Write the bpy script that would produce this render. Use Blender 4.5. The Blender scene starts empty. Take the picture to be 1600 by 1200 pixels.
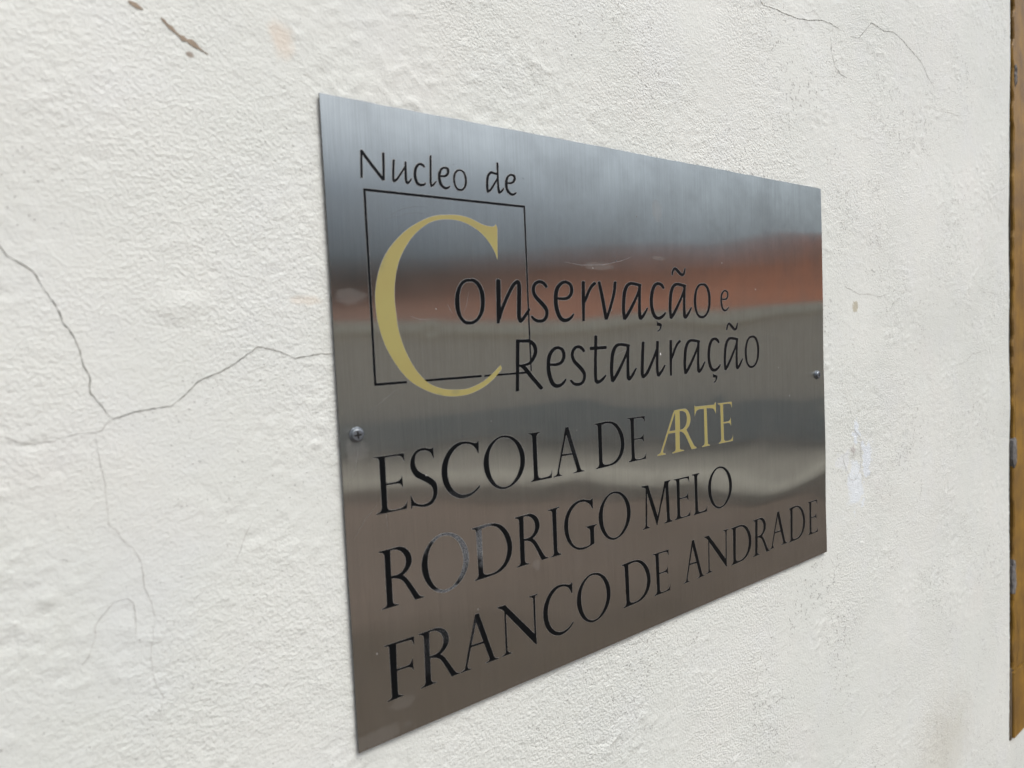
import bpy, math, random
import numpy as np
from mathutils import Vector, Matrix
from mathutils.geometry import delaunay_2d_cdt

R = math.radians
S = bpy.context.scene
COL = S.collection
BASE = 1.30            # height of the plaque's lower edge above the pavement, metres

# ------------------------------------------------------------------ camera
cd = bpy.data.cameras.new('camera')
cam = bpy.data.objects.new('camera', cd)
COL.objects.link(cam)
cd.sensor_width = 36.0
cd.lens = 24.277
cd.clip_start = 0.02
cd.clip_end = 3000
cam.matrix_world = Matrix((
    (0.79004405, 0.0730369, -0.60868383, -0.17731578),
    (-0.61146456, 0.0225179, -0.79095135, -0.41084414),
    (-0.04406235, 0.997075, 0.06244961, 0.26325881 + BASE),
    (0, 0, 0, 1)))
cd.dof.use_dof = True
cd.dof.focus_distance = 0.66
cd.dof.aperture_fstop = 8.0
S.camera = cam

# ------------------------------------------------------------------ sky, sun, exposure
SUN_EL, SUN_AZ = R(56), R(165)      # azimuth measured clockwise from +Y: in front of the wall, to the right
W = bpy.data.worlds.new('World')
S.world = W
W.use_nodes = True
wn = W.node_tree
sky = wn.nodes.new('ShaderNodeTexSky')
sky.sky_type = 'NISHITA'
sky.sun_disc = False
sky.sun_elevation = SUN_EL
sky.sun_rotation = SUN_AZ
sky.air_density = 1.0
sky.dust_density = 3.0
sky.ozone_density = 1.0
hsv = wn.nodes.new('ShaderNodeHueSaturation')      # thin overcast takes most of the blue out
hsv.inputs['Saturation'].default_value = 0.55
wn.links.new(sky.outputs[0], hsv.inputs['Color'])
wn.links.new(hsv.outputs[0], wn.nodes['Background'].inputs[0])
wn.nodes['Background'].inputs[1].default_value = 0.14
ld = bpy.data.lights.new('sun', 'SUN')
ld.energy = 0.95
ld.angle = R(24)
ld.color = (1.0, 0.97, 0.92)
sun = bpy.data.objects.new('sun', ld)
COL.objects.link(sun)
sdir = Vector((math.sin(SUN_AZ) * math.cos(SUN_EL), math.cos(SUN_AZ) * math.cos(SUN_EL), math.sin(SUN_EL)))
sun.rotation_euler = (-sdir).to_track_quat('-Z', 'Y').to_euler()
sun.location = sdir * 20
S.view_settings.view_transform = 'Standard'
S.view_settings.look = 'None'
S.view_settings.gamma = 1.0
S.view_settings.exposure = 0.63
S.render.engine = 'CYCLES'

# ------------------------------------------------------------------ object helpers
def tag(o, label=None, cat=None, group=None, kind=None):
    if label: o['label'] = label
    if cat: o['category'] = cat
    if group: o['group'] = group
    if kind: o['kind'] = kind
    return o

def empty(name, loc, label, cat):
    o = bpy.data.objects.new(name, None)
    o.empty_display_size = 0.05
    o.location = loc
    COL.objects.link(o)
    return tag(o, label, cat)

def mesh(name, verts, faces, mats, parent=None, smooth=False, mat_idx=None):
    me = bpy.data.meshes.new(name)
    me.from_pydata([tuple(v) for v in verts], [], [tuple(f) for f in faces])
    for m in (mats if isinstance(mats, (list, tuple)) else [mats]):
        me.materials.append(m)
    if mat_idx is not None:
        me.polygons.foreach_set('material_index', mat_idx)
    if smooth:
        me.polygons.foreach_set('use_smooth', [True] * len(me.polygons))
    me.update()
    o = bpy.data.objects.new(name, me)
    COL.objects.link(o)
    if parent:
        o.parent = parent
        o.matrix_parent_inverse = Matrix.Translation(parent.location).inverted() if parent.type == 'EMPTY' else Matrix()
    return o

def box(x0, x1, y0, y1, z0, z1):
    v = [(x, y, z) for x in (x0, x1) for y in (y0, y1) for z in (z0, z1)]
    f = [(0, 1, 3, 2), (4, 6, 7, 5), (0, 4, 5, 1), (2, 3, 7, 6), (0, 2, 6, 4), (1, 5, 7, 3)]
    return v, f

# ------------------------------------------------------------------ noise in numpy
def vnoise(x, y, seed):
    xi = np.floor(x).astype(np.int64); yi = np.floor(y).astype(np.int64)
    fx = x - xi; fy = y - yi
    fx = fx * fx * (3 - 2 * fx); fy = fy * fy * (3 - 2 * fy)
    def h(a, b):
        n = (a * 374761393 + b * 668265263 + seed * 974711) & 0x7fffffff
        n = ((n ^ (n >> 13)) * 1274126177) & 0x7fffffff
        return ((n ^ (n >> 16)) & 0xffff) / 65535.0
    return ((h(xi, yi) * (1 - fx) + h(xi + 1, yi) * fx) * (1 - fy) +
            (h(xi, yi + 1) * (1 - fx) + h(xi + 1, yi + 1) * fx) * fy) * 2 - 1

# ------------------------------------------------------------------ node helpers
class NT:
    def __init__(self, name):
        self.m = bpy.data.materials.new(name); self.m.use_nodes = True
        self.t = self.m.node_tree
        self.b = self.t.nodes['Principled BSDF']; self.out = self.t.nodes['Material Output']
        self.geo = self.t.nodes.new('ShaderNodeNewGeometry')
    def n(self, typ, **kw):
        nd = self.t.nodes.new(typ)
        for k, v in kw.items():
            if k.startswith('i_'): nd.inputs[k[2:].replace('_', ' ')].default_value = v
            else: setattr(nd, k, v)
        return nd
    def l(self, a, b): self.t.links.new(a, b)
    def pos(self, scale=(1, 1, 1), rot=(0, 0, 0), loc=(0, 0, 0)):
        mp = self.n('ShaderNodeMapping')
        mp.inputs['Scale'].default_value = scale; mp.inputs['Rotation'].default_value = rot; mp.inputs['Location'].default_value = loc
        self.l(self.geo.outputs['Position'], mp.inputs['Vector'])
        return mp.outputs[0]
    def noise(self, vec, scale, detail=3, rough=0.5, dist=0.0):
        nd = self.n('ShaderNodeTexNoise'); nd.inputs['Scale'].default_value = scale
        nd.inputs['Detail'].default_value = detail; nd.inputs['Roughness'].default_value = rough
        nd.inputs['Distortion'].default_value = dist
        self.l(vec, nd.inputs['Vector']); return nd.outputs[0]
    def mth(self, op, a, b=None, c=None, clamp=False):
        nd = self.n('ShaderNodeMath', operation=op, use_clamp=clamp)
        for i, v in enumerate((a, b, c)):
            if v is None: continue
            if isinstance(v, (int, float)): nd.inputs[i].default_value = v
            else: self.l(v, nd.inputs[i])
        return nd.outputs[0]
    def ramp(self, v, lo, hi, o0=0.0, o1=1.0):
        nd = self.n('ShaderNodeMapRange', interpolation_type='SMOOTHSTEP')
        nd.inputs['From Min'].default_value = lo; nd.inputs['From Max'].default_value = hi
        nd.inputs['To Min'].default_value = o0; nd.inputs['To Max'].default_value = o1
        self.l(v, nd.inputs['Value']); return nd.outputs[0]
    def mix(self, f, a, b, blend='MIX'):
        nd = self.n('ShaderNodeMix', data_type='RGBA', blend_type=blend)
        for s, v in ((nd.inputs[0], f), (nd.inputs[6], a), (nd.inputs[7], b)):
            if isinstance(v, (int, float)): s.default_value = v
            elif isinstance(v, tuple): s.default_value = v + (1,) if len(v) == 3 else v
            else: self.l(v, s)
        return nd.outputs[2]
    def bump(self, h, dist, strength=1.0, normal=None):
        nd = self.n('ShaderNodeBump'); nd.inputs['Distance'].default_value = dist; nd.inputs['Strength'].default_value = strength
        self.l(h, nd.inputs['Height'])
        if normal: self.l(normal, nd.inputs['Normal'])
        return nd.outputs[0]
    def blob(self, x, z, rx, rz, wob, w=0.35, edge=0.12):
        """mask of an irregular spot on the wall or plate centred at (x, z) metres"""
        mp = self.pos(scale=(1 / rx, 0, 1 / rz), loc=(-x / rx, 0, -(z + BASE) / rz))
        ln = self.n('ShaderNodeVectorMath', operation='LENGTH'); self.l(mp, ln.inputs[0])
        d = self.mth('ADD', ln.outputs['Value'], self.mth('MULTIPLY', self.mth('SUBTRACT', wob, 0.5), w * 4))
        return self.ramp(d, 1 - edge, 1 + edge, 1.0, 0.0)

def simple(name, col, rough=0.8, var=0.15, scale=8, bumpd=0.0, spec=0.3, col2=None):
    t = NT(name)
    nz = t.noise(t.pos(), scale, 5, 0.6)
    c2 = col2 or tuple(c * (1 - var * 2) for c in col)
    t.l(t.mix(t.ramp(nz, 0.3, 0.7), col, c2), t.b.inputs['Base Color'])
    t.b.inputs['Roughness'].default_value = rough
    t.b.inputs['Specular IOR Level'].default_value = spec
    if bumpd: t.l(t.bump(nz, bumpd), t.b.inputs['Normal'])
    return t.m

# ------------------------------------------------------------------ materials
def mat_plaster():
    t = NT('white_plaster'); P = t.pos()
    big = t.noise(P, 3.0, 4, 0.6)
    mid = t.noise(P, 14.0, 4, 0.6)
    fine = t.noise(P, 480.0, 2, 0.5)
    fin2 = t.noise(t.pos(rot=(0, R(28), 0), scale=(1, 1, 1.25)), 130.0, 2, 0.5)
    wob = t.noise(P, 90.0, 4, 0.65)
    wob2 = t.noise(P, 40.0, 5, 0.7)
    col = t.mix(t.ramp(big, 0.35, 0.65), (0.735, 0.765, 0.715), (0.785, 0.805, 0.755))
    col = t.mix(t.ramp(mid, 0.45, 0.75, 0, 0.35), col, (0.76, 0.785, 0.78))
    col = t.mix(t.ramp(t.noise(t.pos(loc=(3, 0, 7)), 7, 3, 0.5), 0.55, 0.75, 0, 0.25), col, (0.79, 0.765, 0.72))
    # specks and pits
    vor = t.n('ShaderNodeTexVoronoi', feature='F1'); vor.inputs['Scale'].default_value = 290.0; t.l(P, vor.inputs['Vector'])
    dens = t.ramp(t.noise(t.pos(loc=(9, 2, 4)), 9, 4, 0.6), 0.40, 0.65, 0.08, 0.33)
    sx = t.n('ShaderNodeSeparateXYZ'); t.l(P, sx.inputs[0])
    dens = t.mth('MULTIPLY', dens, t.ramp(sx.outputs[0], -0.1, 0.55, 0.55, 1.1))
    sel = t.mth('MULTIPLY', t.mth('LESS_THAN', vor.outputs['Distance'], dens),
                t.mth('GREATER_THAN', t.noise(t.pos(loc=(5, 5, 5)), 150, 1), 0.55))
    col = t.mix(t.mth('MULTIPLY', sel, 0.5), col, (0.28, 0.27, 0.25))
    # patches: paint lost over blue-white undercoat, tan stains
    for x, z, rx, rz, c, f, e in (
            (0.676, 0.131, 0.008, 0.016, (0.81, 0.87, 0.91), 0.9, 0.06),
            (0.704, 0.096, 0.012, 0.022, (0.80, 0.86, 0.91), 0.8, 0.08),
            (0.672, 0.064, 0.020, 0.028, (0.80, 0.86, 0.90), 0.75, 0.25),
            (0.640, 0.100, 0.016, 0.012, (0.78, 0.82, 0.86), 0.4, 0.1),
            (-0.021, 0.449, 0.0065, 0.009, (0.76, 0.62, 0.48), 0.45, 0.6),
            (-0.016, 0.2935, 0.008, 0.0025, (0.78, 0.60, 0.42), 0.25, 0.6),
            (0.668, 0.112, 0.006, 0.006, (0.45, 0.42, 0.40), 0.8, 0.4),
            (0.678, 0.287, 0.005, 0.006, (0.50, 0.47, 0.36), 0.9, 0.3),
            (-0.073, 0.428, 0.0022, 0.0016, (0.30, 0.25, 0.20), 0.9, 0.3),
            (0.93, -0.37, 0.075, 0.060, (0.60, 0.59, 0.50), 0.5, 1.0),
            (-0.120, 0.125, 0.024, 0.045, (0.74, 0.775, 0.78), 0.3, 0.8)):
        m = t.blob(x, z, rx, rz, wob if rx < 0.02 else wob2, 0.5 if x < 0.6 or z < -0.2 else 1.0, e)
        col = t.mix(t.mth('MULTIPLY', m, f), col, c)
    t.l(col, t.b.inputs['Base Color'])
    t.b.inputs['Roughness'].default_value = 0.62
    t.b.inputs['Specular IOR Level'].default_value = 0.35
    amt = t.ramp(t.noise(t.pos(loc=(2, 0, 1)), 6, 3, 0.5), 0.35, 0.65, 0.35, 1.0)
    h = t.mth('MULTIPLY', t.mth('ADD', t.mth('MULTIPLY', fine, t.ramp(sx.outputs[0], -0.25, 0.45, 0.55, 1.0)), t.mth('MULTIPLY', fin2, 0.28)), amt)
    h = t.mth('SUBTRACT', h, t.mth('MULTIPLY', sel, 0.5))
    t.l(t.bump(h, 0.0014, 0.9), t.b.inputs['Normal'])
    return t.m

def mat_steel():
    t = NT('brushed_steel')
    g1 = t.noise(t.pos(scale=(1, 1, 0.010)), 1500.0, 3, 0.75)          # fine vertical grain
    g2 = t.noise(t.pos(scale=(1, 1, 0.03)), 130.0, 3, 0.6)
    sm = t.noise(t.pos(), 22.0, 5, 0.65)
    wob = t.noise(t.pos(), 120.0, 4, 0.7)
    gl = t.n('ShaderNodeBsdfAnisotropic', distribution='GGX')
    tone = t.mth('ADD', t.mth('MULTIPLY', g1, 0.30), t.mth('MULTIPLY', g2, 0.05))
    col = t.mix(t.ramp(tone, 0.08, 0.27), (0.445, 0.46, 0.435), (0.575, 0.595, 0.565))
    t.l(col, gl.inputs['Color'])
    rg = t.mth('ADD', t.ramp(sm, 0.3, 0.8, STEEL_R, STEEL_R + 0.05), t.mth('MULTIPLY', t.mth('SUBTRACT', g1, 0.5), 0.04))
    t.l(rg, gl.inputs['Roughness'])
    gl.inputs['Anisotropy'].default_value = STEEL_A
    tv = t.n('ShaderNodeCombineXYZ'); tv.inputs[0].default_value = 1.0
    t.l(tv.outputs[0], gl.inputs['Tangent'])
    gb = t.bump(t.noise(t.pos(scale=(1, 1, 0.02)), 900.0, 2, 0.5), 0.000008, 0.5)
    t.l(gb, gl.inputs['Normal'])
    # thin grey film of dust and smudges
    df = t.n('ShaderNodeBsdfDiffuse'); df.inputs['Color'].default_value = (0.34, 0.33, 0.31, 1)
    film = t.ramp(sm, 0.35, 0.8, 0.02, 0.07)
    for x, z, rx, rz, f in ((0.0115, 0.296, 0.011, 0.005, 0.22), (0.3105, 0.373, 0.007, 0.009, 0.22), (0.235, 0.322, 0.018, 0.003, 0.22),
                            (0.0135, 0.005, 0.02, 0.006, 0.15), (0.034, 0.022, 0.01, 0.005, 0.12), (0.011, 0.197, 0.007, 0.009, 0.20),
                            (0.156, 0.0885, 0.004, 0.004, 0.15), (0.31, 0.331, 0.01, 0.002, 0.2)):
        m = t.mth('MULTIPLY', t.blob(x, z, rx, rz, wob, 0.6, 0.35), f)
        film = t.mth('MAXIMUM', film, m)
    # speckles of grit
    vor = t.n('ShaderNodeTexVoronoi', feature='F1'); vor.inputs['Scale'].default_value = 60.0; t.l(t.pos(), vor.inputs['Vector'])
    rnd = t.n('ShaderNodeSeparateColor'); t.l(vor.outputs['Color'], rnd.inputs[0])
    sp = t.mth('MULTIPLY', t.mth('LESS_THAN', vor.outputs['Distance'], 0.045), t.mth('GREATER_THAN', rnd.outputs[0], 0.90))
    film = t.mth('MAXIMUM', film, t.mth('MULTIPLY', sp, 0.55))
    mx = t.n('ShaderNodeMixShader'); t.l(film, mx.inputs[0]); t.l(gl.outputs[0], mx.inputs[1]); t.l(df.outputs[0], mx.inputs[2])
    t.l(mx.outputs[0], t.out.inputs['Surface'])
    return t.m

def mat_enamel():
    t = NT('black_enamel'); P = t.pos()
    grit = t.noise(P, 1500.0, 3, 0.7)
    fl = t.noise(P, 1300.0, 4, 0.75)
    lo = t.noise(P, 160.0, 3, 0.6)
    wob = t.noise(P, 90.0, 3, 0.6)
    wear = t.ramp(fl, 0.66, 0.72, 0, 0.35)
    # places where the paint has flaked out of the etching
    for x, z, rx, rz, k in ((0.084, 0.118, 0.014, 0.020, 1.0), (0.074, 0.0885, 0.014, 0.004, 1.0), (0.070, 0.131, 0.013, 0.007, 1.0),
                            (0.1035, 0.116, 0.0042, 0.014, 1.0), (0.1075, 0.130, 0.009, 0.004, 0.8), (0.056, 0.128, 0.004, 0.008, 0.8),
                            (0.055, 0.050, 0.006, 0.014, 0.35), (0.068, 0.060, 0.008, 0.008, 0.45), (0.088, 0.155, 0.012, 0.005, 0.4),
                            (0.126, 0.158, 0.016, 0.006, 0.3), (0.196, 0.175, 0.006, 0.016, 0.3), (0.094, 0.054, 0.005, 0.012, 0.4)):
        b = t.blob(x, z, rx, rz, wob, 0.4, 0.25)
        wear = t.mth('MAXIMUM', wear, t.mth('MULTIPLY', b, t.ramp(fl, 0.58 - 0.11 * k, 0.62 - 0.10 * k, 0, min(1, k * 0.9))))
    t.l(t.mix(wear, (0.004, 0.005, 0.006), (0.22, 0.23, 0.24)), t.b.inputs['Base Color'])
    t.l(t.ramp(wear, 0, 1, 0.28, 0.6), t.b.inputs['Roughness'])
    t.b.inputs['Specular IOR Level'].default_value = 0.14
    t.l(t.bump(t.mth('ADD', grit, t.mth('MULTIPLY', lo, 1.5)), 0.00012, 0.7), t.b.inputs['Normal'])
    return t.m

def mat_gold():
    t = NT('gold_enamel'); P = t.pos()
    a = t.noise(P, 60.0, 4, 0.6); b = t.noise(t.pos(loc=(1, 1, 1)), 18.0, 3, 0.5)
    c = t.mix(t.ramp(b, 0.35, 0.65), (0.375, 0.333, 0.122), (0.36, 0.305, 0.112))
    c = t.mix(t.ramp(a, 0.55, 0.8, 0, 0.35), c, (0.27, 0.27, 0.14))
    for x, z, rx, rz in ((0.0745, 0.2275, 0.0025, 0.0018), (0.088, 0.229, 0.003, 0.0015), (0.035, 0.325, 0.004, 0.012)):
        c = t.mix(t.mth('MULTIPLY', t.blob(x, z, rx, rz, a, 0.4, 0.5), 0.4), c, (0.20, 0.21, 0.12))
    t.l(c, t.b.inputs['Base Color'])
    t.b.inputs['Roughness'].default_value = 0.42
    t.b.inputs['Specular IOR Level'].default_value = 0.35
    t.l(t.bump(t.noise(P, 500, 3, 0.6), 0.00004, 0.6), t.b.inputs['Normal'])
    return t.m

def mat_metal(name, col, rough, nz=300, bd=0.00005):
    t = NT(name); t.b.inputs['Metallic'].default_value = 1.0
    n = t.noise(t.pos(), nz, 4, 0.6)
    t.l(t.mix(t.ramp(n, 0.35, 0.7), col, tuple(c * 0.6 for c in col)), t.b.inputs['Base Color'])
    t.l(t.ramp(n, 0.3, 0.7, rough, rough + 0.15), t.b.inputs['Roughness'])
    t.l(t.bump(n, bd), t.b.inputs['Normal'])
    return t.m

def mat_wood():
    t = NT('ochre_painted_wood')
    gr = t.noise(t.pos(scale=(1, 1, 0.05)), 160.0, 5, 0.65, 0.4)
    bl = t.noise(t.pos(), 14.0, 5, 0.65)
    c = t.mix(t.ramp(bl, 0.35, 0.65), (0.34, 0.190, 0.030), (0.20, 0.115, 0.030))
    c = t.mix(t.ramp(gr, 0.35, 0.7, 0, 0.45), c, (0.17, 0.09, 0.022))
    c = t.mix(t.ramp(t.noise(t.pos(scale=(1, 1, 0.4), loc=(4, 1, 0)), 38, 5, 0.7), 0.66, 0.74, 0, 0.8), c, (0.07, 0.048, 0.032))
    t.l(c, t.b.inputs['Base Color'])
    t.b.inputs['Roughness'].default_value = 0.5
    t.b.inputs['Specular IOR Level'].default_value = 0.3
    t.l(t.bump(t.mth('ADD', gr, bl), 0.0012), t.b.inputs['Normal'])
    return t.m

STEEL_R, STEEL_A = 0.148, -0.87
M_PLASTER = mat_plaster()
M_STEEL = mat_steel()
M_BLACK = mat_enamel()
M_GOLD = mat_gold()
M_EDGE = mat_metal('sheared_steel_edge', (0.17, 0.17, 0.165), 0.5)
M_RIM = mat_metal('etched_rim_halo', (0.60, 0.60, 0.58), 0.55, 900, 0.00003)  # brighter metal: light halo of the etched edge put into the colour
M_ZINC = mat_metal('zinc_plated_steel', (0.30, 0.33, 0.36), 0.45, 700, 0.00012)
M_RECESS = simple('recess_shade', (0.02, 0.02, 0.02), 0.6)
M_CRACK = simple('crack_tone', (0.32, 0.31, 0.27), 0.9, 0.35, 90)  # grey-brown of the thin strips drawn as cracks
M_HAIR = simple('faint_crack_tone', (0.58, 0.57, 0.53), 0.9, 0.2, 90)  # paler tone for the finer crack strips
M_GOUGE = simple('bare_brown_render', (0.42, 0.34, 0.26), 0.95, 0.15, 200, 0.0006)
M_MORTAR = simple('grey_mortar', (0.24, 0.23, 0.22), 0.95, 0.25, 90, 0.0015)
M_GAP = simple('gap_shade', (0.035, 0.030, 0.026), 0.95, 0.3, 120, 0.0015)  # near-black: shade of the gaps and wood cracks put into the colour
M_WOOD = mat_wood()
M_WOODD = simple('bare_grey_brown_wood', (0.15, 0.115, 0.075), 0.8, 0.2, 60, 0.001)
M_SCR = mat_metal('bright_scratch', (0.62, 0.62, 0.60), 0.4)
M_SCRD = simple('dark_scratch', (0.16, 0.17, 0.18), 0.5)
M_FLECK = simple('white_fleck', (0.85, 0.85, 0.82), 0.7)

# ================================================================== THE WALL
def wall_height(x, z):
    """relief of the trowelled plaster in metres, positive towards the viewer"""
    X = x * 1000.0; Z = z * 1000.0
    wx = X + 4 * vnoise(X / 19, Z / 19, 11); wz = Z + 4 * vnoise(X / 19, Z / 19, 12)
    a = R(-22)
    u = wx * math.cos(a) - wz * math.sin(a); v = wx * math.sin(a) + wz * math.cos(a)
    lumps = 0.45 * vnoise(u / 9.5, v / 7.0, 21) + 0.6 * vnoise(u / 5.4, v / 4.3, 27)
    lumps = 1.7 * np.maximum(lumps - 0.22, 0) + 1.9 * np.minimum(lumps + 0.38, 0) + 0.16 * lumps   # isolated knobs and pits
    zone = np.clip(0.42 + 1.1 * vnoise(X / 43, Z / 37, 28), 0.12, 1.0)
    fine = vnoise(X / 3.4 + Z / 9, Z / 3.3, 22)
    rough = 0.5 + 0.5 * vnoise(X / 60, Z / 60, 23)
    # the smoother trowelled patch left of the plaque
    rough = rough * np.clip(0.25 + np.hypot((X + 105) / 60, (Z - 1300 - 245) / 62) ** 2 * 0.7, 0.2, 1.0)
    h = 0.00060 * lumps * (0.3 + rough) * (0.35 + 0.65 * zone) + 0.00013 * fine * (0.2 + rough) * zone
    dx = np.maximum(np.maximum(-x, x - 0.594), 0); dz = np.maximum(np.maximum(BASE - z, z - BASE - 0.42), 0)
    far = np.clip(np.hypot(dx, dz) / 0.16, 0, 1); far = far * far * (3 - 2 * far)
    h = h + far * (0.0011 * vnoise(X / 95, Z / 95, 24) + 0.0020 * vnoise(X / 330, Z / 330, 25))
    # a lump and shallow dimples beside the crack
    for lx, lz, rr, am in ((-91, 289, 8, 0.0007), (-95, 281, 6, -0.0003), (-80, 292, 6, 0.0005), (672, 100, 16, -0.0012), (668, 108, 7, 0.0014),
                           (630, 160, 12, 0.0008), (700, 60, 14, -0.0007)):
        h = h + am * np.exp(-(((X - lx) / rr) ** 2 + ((Z - 1300 - lz) / rr) ** 2))
    # keep clear of the back of the plaque
    return np.where(far < 0.01, np.minimum(h, 0.0008), h)

WALL_Y = 0.0031
XE = 1.2105; RC = 0.014
xs = np.concatenate([[-9, -4, -2, -1, -0.6, -0.4], np.arange(-0.27, 0.30, 0.0016), np.arange(0.30, XE, 0.0026), [XE]])
zs = np.concatenate([[0.0, 0.25, 0.5, 0.65, 0.74], np.arange(0.78, 2.16, 0.0017), [2.2, 2.4, 2.8, 3.6]])
arc = np.linspace(0, math.pi / 2, 9)[1:]
XX, ZZ = np.meshgrid(xs, zs)
Hh = wall_height(XX, ZZ)
vx = XX.copy(); vy = WALL_Y - Hh; vz = ZZ.copy()
ex_x, ex_y, ex_z = [], [], []
He = Hh[:, -1:]
jag = 0.0028 * vnoise(zs * 80, zs * 0, 31) + 0.0034 * vnoise(zs * 30, zs * 0, 32) + 0.0025 * vnoise(zs * 6, zs * 0, 33)
chip = np.maximum(0, vnoise(zs * 70, zs * 0 + 9, 34) - 0.45) * 0.006
for i, th in enumerate(arc):
    rr = RC + He[:, 0] * math.cos(th) + (jag - chip) * math.sin(th)
    ex_x.append(XE + rr * math.sin(th)); ex_y.append(WALL_Y + RC - (RC + He[:, 0]) * math.cos(th)); ex_z.append(zs)
ex_x.append(ex_x[-1] - 0.001); ex_y.append(zs * 0 + 0.075); ex_z.append(zs)
vx = np.concatenate([vx, np.array(ex_x).T], 1); vy = np.concatenate([vy, np.array(ex_y).T], 1); vz = np.concatenate([vz, np.array(ex_z).T], 1)
nz_, nx_ = vx.shape
co = np.stack([vx, vy, vz], -1).reshape(-1, 3).astype(np.float32)
idx = np.arange(nz_ * nx_).reshape(nz_, nx_)
quads = np.stack([idx[:-1, :-1], idx[:-1, 1:], idx[1:, 1:], idx[1:, :-1]], -1).reshape(-1, 4)
me = bpy.data.meshes.new('plaster_face')
me.vertices.add(len(co)); me.vertices.foreach_set('co', co.ravel())
me.loops.add(quads.size); me.loops.foreach_set('vertex_index', quads.ravel().astype(np.int32))
me.polygons.add(len(quads)); me.polygons.foreach_set('loop_start', (np.arange(len(quads)) * 4).astype(np.int32))
me.update(calc_edges=True)
me.polygons.foreach_set('use_smooth', [True] * len(quads))
me.materials.append(M_PLASTER)
wall = empty('plaster_wall', (0.4, WALL_Y, 0), 'white painted plaster wall with hairline cracks behind the steel plaque', 'wall')
wf = bpy.data.objects.new('plaster_face', me); COL.objects.link(wf); wf.parent = wall
wf.matrix_parent_inverse = Matrix.Translation(wall.location).inverted()
# body of the wall behind the face, and the masonry above and below the opening
v, f = box(-9, 1.2195, 0.012, 0.35, 0, 3.6)
mesh('wall_core', v, f, M_PLASTER, wall)
v, f = box(1.2165, 2.60, 0.0265, 0.35, 2.62, 3.6)
mesh('wall_core', v, f, M_PLASTER, wall)

def wy(x, z):
    return WALL_Y - float(wall_height(np.array([x]), np.array([z]))[0])

random.seed(5)
def strip(pts, widths, y_of, jitter=0.0, lift=0.0003, seg=0.0018):
    """thin ribbon following pts (x, z) on the wall or plate, irregular in width"""
    P = [Vector(p) for p in pts]; out = []
    for i in range(len(P) - 1):
        L = (P[i + 1] - P[i]).length; n = max(1, int(L / seg))
        for k in range(n):
            t = k / n
            out.append((P[i].lerp(P[i + 1], t), widths[i] * (1 - t) + widths[i + 1] * t))
    out.append((P[-1], widths[-1]))
    if jitter:
        sd = random.random() * 90
        def wob(s, q): return float(vnoise(np.array([s]), np.array([q]), 77)[0])
        a = jitter * 2.4; fr = 0.16 / (1 + jitter * 3000)
        out = [(p + Vector((wob(i * fr * 2, sd), wob(i * fr * 2, sd + 5))) * a + Vector((wob(i * fr * 7, sd + 9), wob(i * fr * 7, sd + 3))) * a * 0.4, w)
               if 0 < i < len(out) - 1 else (p, w) for i, (p, w) in enumerate(out)]
        out = [(p + Vector((random.gauss(0, jitter), random.gauss(0, jitter))), w * random.uniform(0.35, 1.5)) for p, w in out]
    vs, fs = [], []
    for i, (p, w) in enumerate(out):
        d = out[min(i + 1, len(out) - 1)][0] - out[max(i - 1, 0)][0]
        d.normalize(); n = Vector((-d.y, d.x)) * w / 2
        for q in (p + n, p - n):
            vs.append((q.x, y_of(q.x, q.y) - lift, q.y))
        if i: fs.append((2 * i - 2, 2 * i - 1, 2 * i + 1, 2 * i))
    return vs, fs

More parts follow.
